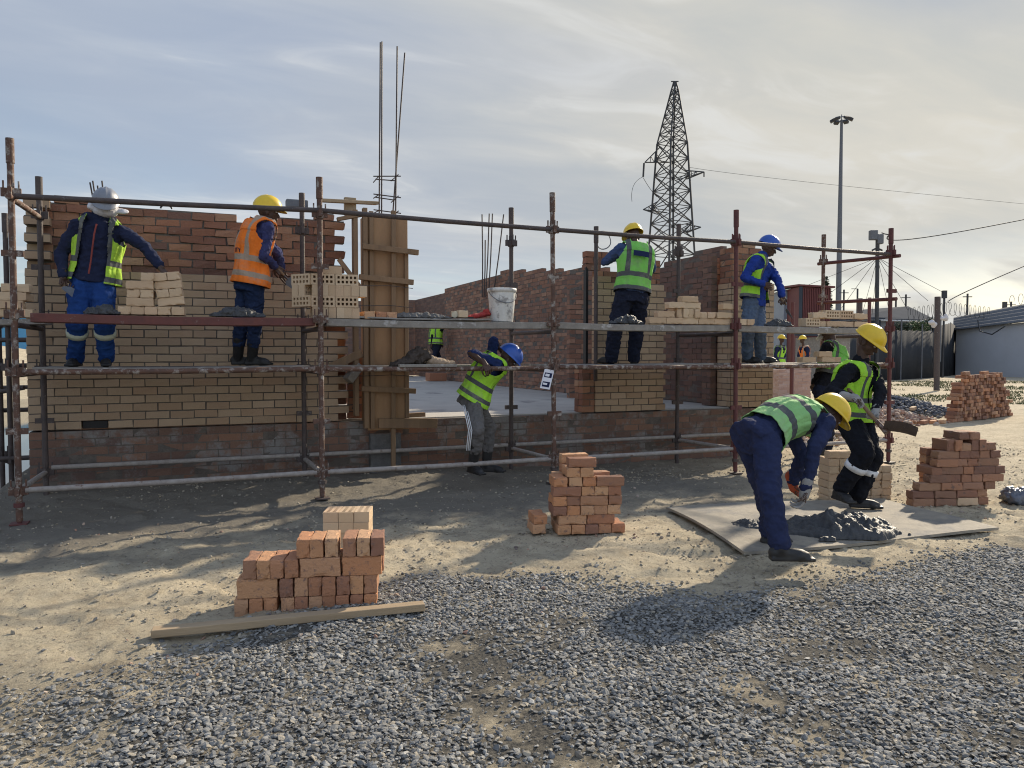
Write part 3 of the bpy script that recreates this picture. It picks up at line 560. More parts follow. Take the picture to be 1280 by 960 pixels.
for i in range(4):
    for z, mat in ((ZB, 'pale_pipe'), (ZD1, 'rust_pipe'), (ZT, 'dark_pipe')):
        if z == ZT and i == 0: pass
        mb = MB(); a = (SX[i] + .05, FYS, z + random.uniform(-.008, .008)); b = (SX[i + 1] - .05, FYS, z + random.uniform(-.008, .008))
        if z == ZT: a = (SX[i], FYS - .005, 2.78 + (-.03, .03, 0, 0)[i]); b = (SX[i + 1], FYS - .005, 2.78 + (.03, 0, 0, -.02)[i])
        mb.tube([a, (Vector(a) + Vector(b)) / 2 + Vector((0, 0, -.006)), b], .025, 10); mb.obj('ledger', mat, sc)
    for z, mat in ((ZB + .02, 'pale_pipe'), (ZD1 - .02, 'dark_pipe')):
        mb = MB(); mb.tube([(IX[i] + .05, IYS, z + .02), (IX[i + 1] - .05, IYS, z + .02)], .024, 10); mb.obj('ledger', mat, sc)
for x, ix in zip(SX, IX):
    for z, mat in ((ZB, 'pale_pipe'), (ZD1 - .03, 'dark_pipe'), (ZD2 - .09, 'dark_pipe')):
        mb = MB(); mb.tube([(x, FYS + .05, z), (ix, IYS - .05, z)], .024, 10); mb.obj('transom', mat, sc)
for x, ix in ((SX[0], IX[0]), (SX[4], IX[4])):
    mb = MB(); mb.tube([(x, FYS - .12, ZT - .05), (ix, IYS + .1, ZT - .02)], .025, 10); mb.obj('transom', 'rust_pipe' if x < 0 else 'red_pipe', sc)
mb = MB(); mb.tube([(8.57, FYS - .08, 2.17), (8.47, IYS + .1, 2.19)], .025, 10); mb.obj('transom', 'red_pipe', sc)
# short return of the scaffold round the left end of the building
for x, y, top in ((-1.83, 9.75, 2.95), (-2.02, 10.3, 2.2), (-1.9, 11.6, 2.3), (-2.9, 9.75, 2.6), (-2.9, 12.2, 2.6)): standard(x, y, gz(x, y) - .05, top, 'dark_pipe', joints=(ZB, ZD1, ZD2))
for a, b in (((-3.6, 9.75, 1.80), (-1.5, 9.75, 1.80)), ((-3.6, 9.75, 1.58), (-1.55, 9.75, 1.60)), ((-4, 10.4, .78), (-1.6, 10.4, .80)), ((-4, 11.6, 1.0), (-1.6, 11.6, 1.02)), ((-4, 9.7, .30), (-1.6, 9.7, .32)), ((-3.4, 12.2, 0.9), (-1.8, 9.75, 1.32)), ((-3.4, 10.5, .75), (-1.7, 9.8, 1.08)), ((-1.36, 7.55, 1.28), (-1.83, 9.75, 1.28)), ((-3.6, 9.9, 1.30), (-1.5, 9.9, 1.32))):
    mb = MB(); mb.tube([a, b], .026, 8); mb.obj('ledger', 'dark_pipe', sc)
# decks
def deck(a, b, w, h, mat, label, name='scaffold_board'):
    a = Vector(a); b = Vector(b); mb = MB(); n = 10; d = (b - a).normalized(); s = ZV.cross(d)
    rings = []
    for i in range(n + 1):
        c = a.lerp(b, i / n) + ZV * (-.012 * math.sin(math.pi * i / n) + random.uniform(-.002, .002)); rings.append([c + s * (q * w / 2) + ZV * (t * h / 2) for q, t in ((-1, -1), (1, -1), (1, 1), (-1, 1))])
    mb.loft(rings); mb.sm = [False] * len(mb.sm); o = bevel(mb.obj(name, mat), .004, 1); return tag(o, label, 'scaffold board', 'boards on the scaffold')
deck((-1.25, 7.64, 1.755), (1.09, 7.64, 1.755), .23, .075, 'red_steel', 'dark red scaffold board under the mortar and bricks of the man in the dark hoodie')
deck((1.2, 7.64, 1.755), (3.58, 7.64, 1.755), .23, .07, 'grey_timber', 'grey scaffold board carrying the bucket and the red cloth')
deck((3.68, 7.64, 1.755), (6.01, 7.64, 1.755), .23, .07, 'grey_timber', 'pale grey scaffold board below the yellow bricks at the man with the blue shirt')
deck((6.1, 7.64, 1.755), (8.53, 7.64, 1.755), .23, .075, 'grey_timber', 'brown grey scaffold board in front of the man in the bright blue jacket')
deck((1.5, 7.80, 1.81), (2.92, 7.72, 1.808), .42, .018, 'grey_timber', 'thin grey sheet laid on the board for the mortar beside the column shuttering', 'mortar_sheet')
deck((-1.9, 8.15, 1.74), (-1.2, 8.1, 1.74), .30, .05, 'grey_timber', 'short dark board holding the yellow bricks at the far left end')
low = [(-1.28, 1.07, 'dark board at foot level under the man in the dark hoodie'), (1.2, 3.5, 'grey board at foot level behind the lime vest and the column shuttering'), (3.6, 5.9, 'grey board at foot level under the man with his back turned'), (6.05, 8.4, 'dusty board at foot level under the man in blue jeans')]
for a, b, lab in low:
    for k, yy in enumerate((7.86, 8.12, 8.38)):
        if a == 1.2 and k < 2: continue
        deck((a + .02 * k, yy, 1.31), (b - .02 * k, yy, 1.31), .24, .04, 'grey_timber', ('outer ', 'middle ', 'inner ')[k] + lab)

# ------------------------------------------------------------------ loose bricks, each one its own object
BL, BW, BH = .222, .106, .073
def brick_mesh(seed, holed=False, grooves=False, chip=.0):
    g = random.Random(seed); bm = bmesh.new()
    if holed:
        xs = [-BL / 2]; ys = [-BW / 2]                              # ten holes through the bed faces
        for k in range(5): c = -BL / 2 + .031 + k * .040; xs += [c - .0115, c + .0115]
        xs.append(BL / 2)
        for k in range(2): c = -.022 + k * .044; ys += [c - .0125, c + .0125]
        ys.append(BW / 2); hz = BH / 2; V = {}
        for i, x in enumerate(xs):
            for j, y in enumerate(ys):
                for k, z in enumerate((-hz, hz)): V[i, j, k] = bm.verts.new((x, y, z))
        nx, ny = len(xs) - 1, len(ys) - 1; hole = lambda i, j: i % 2 == 1 and j % 2 == 1
        for i in range(nx):
            for j in range(ny):
                if hole(i, j):
                    q = [(i, j), (i + 1, j), (i + 1, j + 1), (i, j + 1)]
                    for a, b in zip(q, q[1:] + q[:1]): bm.faces.new((V[a[0], a[1], 0], V[a[0], a[1], 1], V[b[0], b[1], 1], V[b[0], b[1], 0]))
                else:
                    bm.faces.new((V[i, j, 1], V[i + 1, j, 1], V[i + 1, j + 1, 1], V[i, j + 1, 1])); bm.faces.new((V[i, j, 0], V[i, j + 1, 0], V[i + 1, j + 1, 0], V[i + 1, j, 0]))
        for i in range(nx):
            for j in (0, ny): f = (V[i, j, 0], V[i + 1, j, 0], V[i + 1, j, 1], V[i, j, 1]); bm.faces.new(f if j == 0 else f[::-1])
        for j in range(ny):
            for i in (0, nx): f = (V[i, j, 0], V[i, j, 1], V[i, j + 1, 1], V[i, j + 1, 0]); bm.faces.new(f if i == 0 else f[::-1])
    else:
        bmesh.ops.create_cube(bm, size=1); bmesh.ops.scale(bm, vec=(BL, BW, BH), verts=bm.verts)
        bmesh.ops.bevel(bm, geom=list(bm.edges), offset=.0045, segments=2, affect='EDGES', profile=.6)
        bmesh.ops.subdivide_edges(bm, edges=[e for e in bm.edges if e.calc_length() > .05], cuts=4, use_grid_fill=True)
        sd = g.uniform(0, 90)
        for v in bm.verts:
            n = mnoise.noise(v.co * 22 + Vector((sd, 0, 0))) * .0022 + mnoise.noise(v.co * 9 + Vector((0, sd, 0))) * .003
            edge = sum(1 for a, b in zip(v.co, (BL / 2, BW / 2, BH / 2)) if abs(a) > b - .006)
            if edge >= 2: n -= max(0, mnoise.noise(v.co * 30 + Vector((0, 0, sd)))) * .018
            v.co += v.co.normalized() * n
    me = bpy.data.meshes.new('brick'); bm.to_mesh(me); bm.free(); return me
BM = {}
for k in range(5): BM['red', k] = brick_mesh(k)
BM['yel', 0] = brick_mesh(91, holed=True); BM['yel', 1] = brick_mesh(92); BM['yel', 2] = brick_mesh(93)
for (kk, i), me in BM.items(): me.materials.append(M['loose_red_brick' if kk == 'red' else 'face_brick_pale'])
DARKM = BM['red', 1].copy(); DARKM.materials[0] = M['loose_dark_brick']; DARK2 = BM['red', 3].copy(); DARK2.materials[0] = M['loose_dark_brick']
def euler_of(code, d, n):
    A = {'S': (d, n, ZV), 'H': (n, -d, ZV), 'e': (n, ZV, d), 's': (d, ZV, -n)}[code]
    return Matrix(A).transposed()
WID = {'S': BL, 'H': BW, 'e': BH, 's': BL}; HEI = {'S': BH, 'H': BH, 'e': BW, 's': BW}; DEP = {'S': BW, 'H': BL, 'e': BL, 's': BH}
ORD = ['first', 'second', 'third', 'fourth', 'fifth', 'sixth', 'seventh', 'eighth', 'ninth', 'tenth', 'eleventh', 'twelfth', 'thirteenth', 'fourteenth']
def loose_brick(kind, pos, mat3, label, group, name, me=None):
    if me is None: me = BM['red', random.randrange(5)] if kind == 'red' else random.choice((DARKM, DARK2)) if kind == 'dark' else (BM['yel', random.randint(1, 2)] if kind == 'yel' else BM['yel', 0])
    o = bpy.data.objects.new(name, me); COL.objects.link(o); o.location = pos; o.rotation_euler = mat3.to_euler()
    return tag(o, label, 'brick', group)
def wobble(a=.02): return Matrix.Rotation(random.uniform(-a, a), 3, 'Z') @ Matrix.Rotation(random.uniform(-a, a) * .35, 3, 'Y')
def brick_stack(kind, org, ang, rows, phrase, group, name, tilt=None, yj=.008):
    """rows from the ground up: (x start, bottom z or None, [codes or (code, kind) or gap])"""
    d = Vector((math.cos(ang), math.sin(ang), 0)); n = Vector((-math.sin(ang), math.cos(ang), 0)); org = Vector(org); z = 0.
    T = Matrix.Rotation(tilt, 3, n) if tilt else None
    for ri, row in enumerate(rows):
        x = row[0]; zb = z if row[1] is None else row[1]; hmax = 0; cnt = 0; total = sum(1 for c in row[2] if not isinstance(c, float))
        for c in row[2]:
            if isinstance(c, float): x += c; continue
            kd = kind; dy = 0.
            if isinstance(c, tuple): c, kd = c[0], c[1] or kind; 
            w, h = WID[c], HEI[c]
            p = d * (x + w / 2) + n * (DEP[c] / 2 + random.uniform(-yj, yj)) + ZV * (zb + h / 2)
            if T: p = T @ p
            m3 = wobble() @ euler_of(c, d, n)
            if T: m3 = T @ m3
            if c in 'He' and random.random() < .5: m3 = m3 @ Matrix.Rotation(math.pi, 3, 'Z')
            rw = 'bottom row' if ri == 0 else ('top row' if ri == len(rows) - 1 else ORD[ri] + ' row up')
            face = {'S': 'lengthwise', 'H': 'end-on', 'e': 'end-on, on edge', 's': 'lengthwise, on edge'}[c]
            where = (ORD[cnt] + ' brick from left') if total > 1 else 'only brick'
            lab = f"{where} in {rw} of {phrase}, {face}"
            if len(lab.split()) > 16: lab = f"{where} in {rw} of {phrase}"
            loose_brick(kd, org + p, m3, lab, group, name)
            if kd == 'holed' and c == 's': loose_brick('yel', org + p + (n * .0742 if not T else T @ (n * .0742)), m3, 'yellow brick added behind the holed ones, ' + (f'turned {ORD[ri]} row' if len(rows) == 3 else f'{ORD[cnt]} one in {ORD[ri]} row' + (' by man in blue' if kind == 'yel' else '')), group, name)  # backing brick added to block light so the holes look dark
            x += w + random.uniform(.001, .005); hmax = max(hmax, h); cnt += 1
        z = zb + hmax + .0015
A15 = R_(-15)
def base(px, py, dz=0): p = gp(px, py); p = gp(px, py, gz(p.x, p.y)); return p + ZV * dz
# foreground red stack, one brick deep, with the gravel at its foot
P0 = base(293, 771); P0.z -= .012
brick_stack('red', P0, A15, [
    (0, None, ['e'] * 3 + [.02] + ['e'] * 7), (.01, None, ['s', .01] + ['e'] * 7), (.045, None, ['e'] * 4 + [.004, 's', .008, 's']), (.335, None, ['e'] * 3 + [.025] + ['e'] * 3)],
    'nearest red stack by long timber', 'red bricks in the nearest stack', 'red_brick')
dA = Vector((math.cos(A15), math.sin(A15), 0)); nA = Vector((-math.sin(A15), math.cos(A15), 0))
for x, z in ((.12, .107), (.47, .214), (.70, .214)):
    for k in (1, 2): loose_brick('red', P0 + dA * x + nA * (.037 + k * .0735) + ZV * (z + .0545), euler_of('s', dA, nA), 'brick hidden behind the lengthwise ones of the nearest red stack', 'red bricks in the nearest stack', 'red_brick')
# small yellow stack behind it
brick_stack('holed', base(404, 692), R_(-20), [(0, None, ['H'] * 3)] * 4, 'small yellow stack behind nearest red', 'yellow bricks behind the nearest red stack', 'yellow_brick')
# middle red stack, two bricks deep in places
P1_ = base(697, 668.5)
brick_stack('red', P1_, A15, [
    (.0, None, ['H'] * 5), (.01, None, ['S', 'S', .003]), (-.035, None, ['H'] * 5), (-.035, None, ['H', 'H', 'S', 'H']), (-.035, None, ['S', 'H', 'H', 'H']), (-.03, None, ['H', .015, 'H', 'H', 'S']), (.075, None, ['H', 'H']), (.09, None, ['S'])],
    'middle red stack before the scaffold', 'red bricks in the middle stack', 'red_brick')
brick_stack('red', P1_ + dA * -.185 + nA * .03, R_(-11), [(-.0, None, ['H']), (.01, None, ['H'])], 'two-brick pile beside middle red stack', 'red bricks in the middle stack', 'red_brick', yj=.02)
for z in range(8):
    for x in ((.12, .37) if z < 6 else (.19,)): loose_brick('red', P1_ + dA * x + nA * .30 + ZV * (z * .0745 + .0365), wobble(.05) @ euler_of('S', dA, nA), 'brick at the back of the middle red stack', 'red bricks in the middle stack', 'red_brick')
# right hand red stack
P2_ = base(1142, 634)
brick_stack('dark', P2_, R_(-14), [
    (.0, None, ['S', 'S', ('S', 'yel'), .01, 'H']), (.0, None, ['S', 'S', 'S', 'H']), (.06, None, ['S', 'S', 'S', .02, 'H']), (.16, None, ['S', 'H', 'H', 'H', 'S']), (.18, None, ['H', 'S', 'H', 'S', 'H']), (.23, None, ['S', 'H', 'H', 'S']), (.25, None, ['S', 'H', 'H', 'H', 'H']),
    (.345, None, ['e', 'e', 'H', 'e', 'e', 'H']), (.46, .0745 * 7 + .107, ['H', .01, 'H'])],
    'right red stack beyond mixing board', 'red bricks in the right stack', 'red_brick', yj=.012)
for z in range(7):
    for x in (.42, .68): loose_brick('red', P2_ + Vector((math.cos(R_(-14)), math.sin(R_(-14)), 0)) * x + Vector((.242, .97, 0)) * .3 + ZV * (z * .0745 + .0365), wobble(.05) @ euler_of('S', dA, nA), 'brick at the back of the right red stack', 'red bricks in the right stack', 'red_brick', DARK2)
# yellow stack behind the man with the shovel
P3_ = base(1036, 630)
brick_stack('yel', P3_, R_(-17), [(0, None, ['H'] * 6), (0, None, ['H'] * 6), (0, None, ['H'] * 6), (.0, None, ['H'] * 6), (0, None, ['H'] * 6), (.0, None, ['H', 'H', .1, 'H']), (.0, None, ['S'])], 'yellow stack behind the shovel man', 'yellow bricks behind the shovel man', 'yellow_brick')
# bricks on the decks
brick_stack('yel', (-.60, 7.56, 1.795), R_(-4), [(0, None, ['H', 'H', 'H', 'H', 'H']), (.07, None, ['S']), (.075, None, ['H', 'H']), (.07, None, ['S']), (.19, None, ['H'])], 'left yellow column on the red board', 'yellow bricks beside the man in the hoodie', 'yellow_brick')
brick_stack('yel', (-.275, 7.57, 1.87), R_(-4), [(0, None, ['S']), (.0, None, ['H', 'H']), (.0, None, ['S']), (.0, None, ['H', 'H'])], 'leaning yellow column under outstretched hand', 'yellow bricks beside the man in the hoodie', 'yellow_brick', tilt=R_(-7))
brick_stack('yel', (-1.86, 8.0, 1.77), R_(-6), [(0, None, ['S', 'S', 'H']), (0, None, ['S', .04, 'S']), (0.02, None, ['H', 'H', .06, 'H', 'H']), (.05, None, ['S', .04, 'S'])], 'yellow stack at far left standard', 'yellow bricks at the left end', 'yellow_brick')
brick_stack('holed', (1.02, 7.60, 1.795), R_(-2), [(.06, None, ['e', 'e', 'e', 'e', 'e', 'e']), (.05, None, [('s', 'holed'), ('s', 'holed')]), (.06, None, ['e', 'e', 'e', 'e', 'e', 'e', 'e']), (.05, None, [('s', 'holed'), .005, ('s', 'holed')]), (.12, None, ['S'])], 'holed yellow stack beside orange vest', 'holed yellow bricks beside the man in orange', 'holed_brick')
d2 = Vector((math.cos(R_(52)), math.sin(R_(52)), 0)); brick_stack('holed', (.985, 7.66, 1.795), R_(-48), [(-.12, .11, [('s', 'holed')]), (-.12, .215, ['e', 'e']), (-.13, .32, ['s'])], 'turned holed bricks near orange vest', 'holed yellow bricks beside the man in orange', 'holed_brick')
brick_stack('red', (1.58, 7.58, 1.795), R_(3), [(0, None, ['H', .005, 'H', .005, 'H'])], 'red bricks before column shuttering', 'red bricks on the grey board', 'red_brick')
brick_stack('yel', (2.55, 7.56, 1.825), R_(4), [(.0, None, ['H'])], 'grey sheet near the red cloth', 'yellow brick beside the red cloth', 'yellow_brick')
brick_stack('yel', (4.86, 7.56, 1.795), R_(-2), [(.0, None, ['S', 'S', 'S', 'S', 'S', ('S', 'holed'), 'H']), (.12, None, ['S', .03, 'e', 'e', 'e', 'e', 'H', 'H', .02, 'S']), (.25, None, ['S', 'S', .30, 'S']), (.44, None, ['S'])], 'yellow bricks right of green-vest bricklayer', 'yellow bricks on the grey board', 'yellow_brick', yj=.015)
brick_stack('yel', (7.20, 7.58, 1.795), R_(-2), [(.0, None, [('s', 'holed'), 'H', 'S', 'S', 'S']), (.1, .107, ['S', ('s', 'holed'), ('s', 'holed'), 'S'])], 'yellow bricks right of man in blue', 'yellow bricks at the right end of the deck', 'yellow_brick', yj=.015)
brick_stack('yel', (7.35, 7.80, 1.332), R_(-2), [(.0, None, ['S', .1, 'S', 'H']), (.28, None, ['S'])], 'yellow bricks on right foot board', 'yellow bricks on the foot board', 'yellow_brick')
# big untidy pile at the right
gpile = Vector((14.75, 11.28, 0)); pd = (gp(1283, 518) - gp(1183, 531)).normalized(); pd = Vector((pd.x, pd.y, 0)).normalized(); pn = Vector((-pd.y, pd.x, 0)); gpile.z = gz(14.5, 11.3); rr = random.Random(4)
for r in range(14):
    x0 = .03 * r + (.35 if r > 6 else 0) * (r - 6) / 7 * .5; x = x0 + rr.uniform(-.05, .08); x1 = (3.0 if r < 8 else 2.7) - .012 * r
    while x < x1:
        c = rr.choice('SHHSHe') if r < 13 else 'S'; w = WID[c]
        if not (r == 13 and rr.random() < .6):
            p = gpile + pd * (x + w / 2) + pn * (DEP[c] / 2 + rr.uniform(-.05, .04)) + ZV * (r * .076 + HEI[c] / 2)
            rp = ('at the foot' if r < 4 else 'in the middle' if r < 9 else 'near the top'); lr = 'left end' if x < .5 else ('right end' if x > 1.9 else 'middle part')
            loose_brick('red', p, Matrix.Rotation(rr.uniform(-.14, .14), 3, 'Z') @ Matrix.Rotation(rr.uniform(-.05, .05), 3, 'Y') @ euler_of(c, pd, pn), f'weathered red brick {rp} of big untidy pile by grey wall, {lr}', 'bricks of the big untidy pile', 'weathered_brick', DARKM if rr.random() < .9 else None)
        x += w + rr.uniform(.0, .02)

for k in range(9): loose_brick('red', base(1086 + k * 11.5, 531 - k * .2, .036), wobble(.25) @ euler_of('S', pd, pn), f'{ORD[k]} flat red brick from left in the low line before the rubble heap', 'red bricks lying in a line', 'red_brick')
loose_brick('yel', base(1141, 520, .18), wobble(.3) @ euler_of('S', pd, pn), 'yellow brick lying on the rubble heap', 'yellow brick on the rubble', 'yellow_brick')
# ------------------------------------------------------------------ things lying about on the ground
a = base(190, 797, .014); b = base(530, 763, .014); mb = MB(); dv = (b - a).normalized(); mb.bar(a + ZV * .012, b + ZV * .012, .07, .04); o = bevel(mb.obj('timber_length', 'plank_timber'), .004, 2); tag(o, 'long pale timber lying in front of the nearest red brick stack', 'timber')
cor = [gp(833, 640), gp(930, 698), gp(1248, 668), gp(1100, 627)]; mb = MB(); n = 14
top = lambda u, v: (cor[0] * (1 - u) + cor[3] * u) * (1 - v) + (cor[1] * (1 - u) + cor[2] * u) * v
def bz(u, v): return .045 + .035 * (1 - u) * v * (1 - v) * 2 + .012 * math.sin(u * 5 + v * 3)
vs = []; 
for k in (0, 1):
    for i in range(n + 1):
        for j in range(n + 1): p = top(i / n, j / n); vs.append((p.x, p.y, bz(i / n, j / n) - .022 * k))
ix = lambda k, i, j: k * (n + 1) ** 2 + i * (n + 1) + j
fs = [(ix(0, i, j), ix(0, i, j + 1), ix(0, i + 1, j + 1), ix(0, i + 1, j)) for i in range(n) for j in range(n)] + [(ix(1, i, j), ix(1, i + 1, j), ix(1, i + 1, j + 1), ix(1, i, j + 1)) for i in range(n) for j in range(n)]
for i in range(n):
    fs += [(ix(0, i, 0), ix(0, i + 1, 0), ix(1, i + 1, 0), ix(1, i, 0)), (ix(0, i + 1, n), ix(0, i, n), ix(1, i, n), ix(1, i + 1, n)), (ix(0, 0, i + 1), ix(0, 0, i), ix(1, 0, i), ix(1, 0, i + 1)), (ix(0, n, i), ix(0, n, i + 1), ix(1, n, i + 1), ix(1, n, i))]
mb.add(vs, fs); mb.f = [f[::-1] for f in mb.f]; o = mb.obj('mixing_board', 'mixing_board'); tag(o, 'broad mortar stained plywood sheet on the sand under the bending man', 'mixing board')
def heap(name, lumps, mat, label, cat='mortar', voxel=.011, disp=((.05, .06), (.03, .022)), zmin=None):
    mb = MB()
    for c, rx, ry, rz in lumps: mb.ell(c, rx, ry, rz)
    me = blob(mb, voxel, 0, disp)
    if zmin is not None:
        for v in me.vertices: v.co.z = max(v.co.z, zmin + .001 * math.sin(v.co.x * 900))
    co, fs = mesh_arrays(me); org = Vector((co[:, 0].mean(), co[:, 1].mean(), co[:, 2].min())); me.transform(Matrix.Translation(-org)); o = link(name, me, mat); o.location = org; return tag(o, label, cat)
g = random.Random(8)
def spread(name, label, c, ang, a, b, hgt, seed, mat='wet_mortar', flat=.5):
    """shovelled heap: height field on the board with cut faces, lumps and a thin ragged skirt"""
    c = Vector(c); nx = 110; ny = 84; u = np.linspace(-1.15, 1.15, nx); v = np.linspace(-1.15, 1.15, ny); U, V = np.meshgrid(u, v); X, Y = U * a, V * b
    r = np.hypot(U, V) + fbm(X, Y, 5., 4, seed) * .85; m = np.clip(1 - r, 0, 1)
    rid = 1 - np.abs(fbm(X, Y, 7., 4, seed + 3)) * 3.2; lump = np.clip(fbm(X, Y, 13., 3, seed + 5) + .12, 0, 1)
    Hh = hgt * (m ** .55) * (.30 + .75 * np.clip(rid, 0, 1) * np.clip(.4 + 2.4 * fbm(X, Y, 3.2, 3, seed + 9) + .35, .15, 1.3)) + lump * .14 * (m > 0) * np.clip(m * 3, 0, 1) * flat + fbm(X, Y, 45., 3, seed + 7) * .022 * np.clip(m * 8, 0, 1)
    Hh = np.where(m > 0, np.maximum(Hh, .006), -.012); ca, sa = math.cos(ang), math.sin(ang)
    co = np.stack([c.x + X * ca - Y * sa, c.y + X * sa + Y * ca, c.z + Hh], -1).reshape(-1, 3) - np.array(c)[None]
    i_ = (np.arange(ny - 1)[:, None] * nx + np.arange(nx - 1)[None]); q = np.stack([i_, i_ + 1, i_ + nx + 1, i_ + nx], -1).reshape(-1, 4); mm = m.ravel(); q = q[(mm[q] > 0).sum(1) >= 1]
    us = np.unique(q); mp = np.zeros(len(co), int); mp[us] = np.arange(len(us)); o = link(name, np_mesh(name, co[us], mp[q], True), mat); o.location = c; return tag(o, label, 'mortar')
pc = gp(1040, 661, .055); spread('mortar_heap', "wet dark mortar heap on the mixing board under the bending man's hands", pc, -YAW + .1, .46, .34, .125, 4, flat=.8)
pc = gp(1030, 657, .050); spread('mortar_smear', 'grey wet smear of mortar spread on the mixing board around the dark heap', pc, -YAW + .05, .66, .34, .006, 29, mat='smear', flat=.05)
pc = gp(958, 656, .055); spread('mortar_heap', "thin spread of mortar on the mixing board behind the bending man's legs", pc, -YAW + .2, .30, .17, .05, 17, flat=.3)
for xs, Y, z, lab, w in (((-.86, -.58), 7.64, 1.79, 'mortar heap on the red board in front of the man in the dark hoodie', .115), ((.18, .62), 7.64, 1.79, 'mortar heap on the red board in front of the man in orange', .11), ((4.42, 4.78), 7.64, 1.79, 'mortar heap on the grey board in front of the man with his back turned', .11), ((6.62, 7.0), 7.64, 1.79, 'mortar heap on the board below the trowel of the man in blue', .10), ((1.85, 2.5), 7.72, 1.815, 'crumbly mortar spread on the grey sheet beside the column shuttering', .10)):
    n = 9; heap('mortar_heap', [((xs[0] + (xs[1] - xs[0]) * (k + .5) / n, Y + g.uniform(-.02, .02), z), (xs[1] - xs[0]) / n * 1.0, .085, (.09 if z < 1.8 else .05) * math.sin(math.pi * (k + .7) / (n + .4)) * g.uniform(.7, 1.1) + .015) for k in range(n)], 'dry_mortar' if z > 1.8 else 'wet_mortar', lab, voxel=.010, disp=((.05, .05), (.03, .02)), zmin=z + .004)
# bucket, cloth, tools on the deck
bk = thing('bucket', 'white mortar splashed plastic bucket standing on the grey scaffold board', 'bucket', (3.07, 7.66, 1.79))
mb = MB(); pr = [(.118, 0), (.122, .012), (.147, .30), (.147, .315), (.158, .318), (.158, .352), (.150, .355), (.142, .345), (.140, .30), (.115, .02), (.01, .02)]; n = 32
rings = [[Vector((3.07 + r * math.cos(2 * math.pi * k / n), 7.66 + r * math.sin(2 * math.pi * k / n), 1.79 + z)) for k in range(n)] for r, z in pr]; mb.loft(rings); mb.obj('shell', 'white_plastic', bk)
mb = MB(); mb.tube([(3.07 + .155 * math.cos(t), 7.66 - .152 * math.sin(t) * .98, 2.115 - .13 * math.sin(t)) for t in np.linspace(0, math.pi, 14)], .0035, 6); mb.obj('handle', 'galvanised', bk)
heap('red_cloth', [((2.70 + .035 * k, 7.68 + .01 * (k % 2), 1.83 + .007 * k), .05, .05, .022 + .004 * (k % 3)) for k in range(7)] + [((2.9, 7.67, 1.90), .035, .04, .03)], 'red_cloth', 'crumpled red cloth on the grey sheet next to the bucket', 'cloth', .008, ((.018, .04),))
mb = MB(); mb.tube([(2.52, 7.60, 1.855), (2.56, 7.66, 1.86)], .033, 14); o = mb.obj('tape_roll', 'cream_plastic'); tag(o, 'cream roll lying beside the green handled tool on the grey sheet', 'roll')
ft = thing('plastering_float', 'green handled float tool lying on the grey sheet', 'float', (2.63, 7.66, 1.82)); mb = MB(); mb.box((2.63, 7.66, 1.828), (.20, .1, .012), .1); mb.obj('blade', 'black_paint', ft); mb = MB(); mb.tube([(2.55, 7.66, 1.835), (2.57, 7.66, 1.875), (2.66, 7.665, 1.875), (2.68, 7.665, 1.835)], .016, 8); mb.obj('handle', 'green_plastic', ft)
# jacket and sack on the ledger by the column
heap('jacket', [((1.90 + .05 * k, 7.62, 1.335 + .018 * min(k, 6 - abs(k - 5))), .06, .09, .035 + .012 * min(k, 5)) for k in range(7)], 'brown_cloth', 'dark crumpled jacket lying on the foot level ledger by the column shuttering', 'jacket', .010, ((.07, .07), (.035, .025)))
heap('sack', [((2.26 + .04 * k, 7.60, 1.375 - .006 * k), .06, .08, .055 - .004 * k) for k in range(6)], 'sack_cloth', 'tan rolled sack next to the dark jacket on the scaffold', 'sack', .010, ((.03, .08), (.015, .03)))
mb = MB(); mb.bar((2.12, 7.58, 1.50), (2.21, 7.58, 1.37), .022, .05); mb.box((2.2, 7.6, 1.45), (.06, .05, .1), .3); o = mb.obj('work_shoe', 'timber'); tag(o, 'brown work shoe with pale sole stuck upright in the dark jacket', 'shoe')
o = bevel(MB().bar((1.9, 7.62, 1.328), (2.5, 7.62, 1.328), .3, .03).obj('scaffold_board', 'grey_timber'), .004, 1); tag(o, 'short board under the dark jacket and tan sack', 'scaffold board', 'boards on the scaffold')
# inspection card hanging from the ledger
card = thing('inspection_card', 'white inspection card with dark print hanging from the scaffold', 'card', (3.52, 7.465, 1.18)); q = [yp(681, 461, 7.46), yp(693, 463, 7.46), yp(687, 487, 7.46), yp(675, 485, 7.46)]
def cq(u, v): return (q[0] * (1 - u) + q[1] * u) * (1 - v) + (q[3] * (1 - u) + q[2] * u) * v
def quad(mb, u0, u1, v0, v1, y0, y1): vs = [cq(u, v) + Vector((0, y, 0)) for y in (y0, y1) for u, v in ((u0, v0), (u1, v0), (u1, v1), (u0, v1))]; mb.add(vs, [(3, 2, 1, 0), (4, 5, 6, 7), (0, 1, 5, 4), (1, 2, 6, 5), (2, 3, 7, 6), (3, 0, 4, 7)])
mb = MB(); quad(mb, 0, 1, 0, 1, 0, .003); mb.obj('sheet', 'white_paper', card)
mb = MB()
for a_ in ((.12, .88, .17, .41), (.12, .86, .63, .90)): quad(mb, *a_, -.002, -.0005)
mb.obj('print', 'dark_patch', card)
mb = MB(); quad(mb, .2, .62, .23, .36, -.004, -.0025); quad(mb, .17, .6, .70, .80, -.004, -.0025); mb.obj('print_field', 'white_paper', card)
mb = MB(); mb.tube([cq(.6, .03), (3.60, 7.475, 1.315)], .004, 5); mb.obj('tie', 'rebar_steel', card)
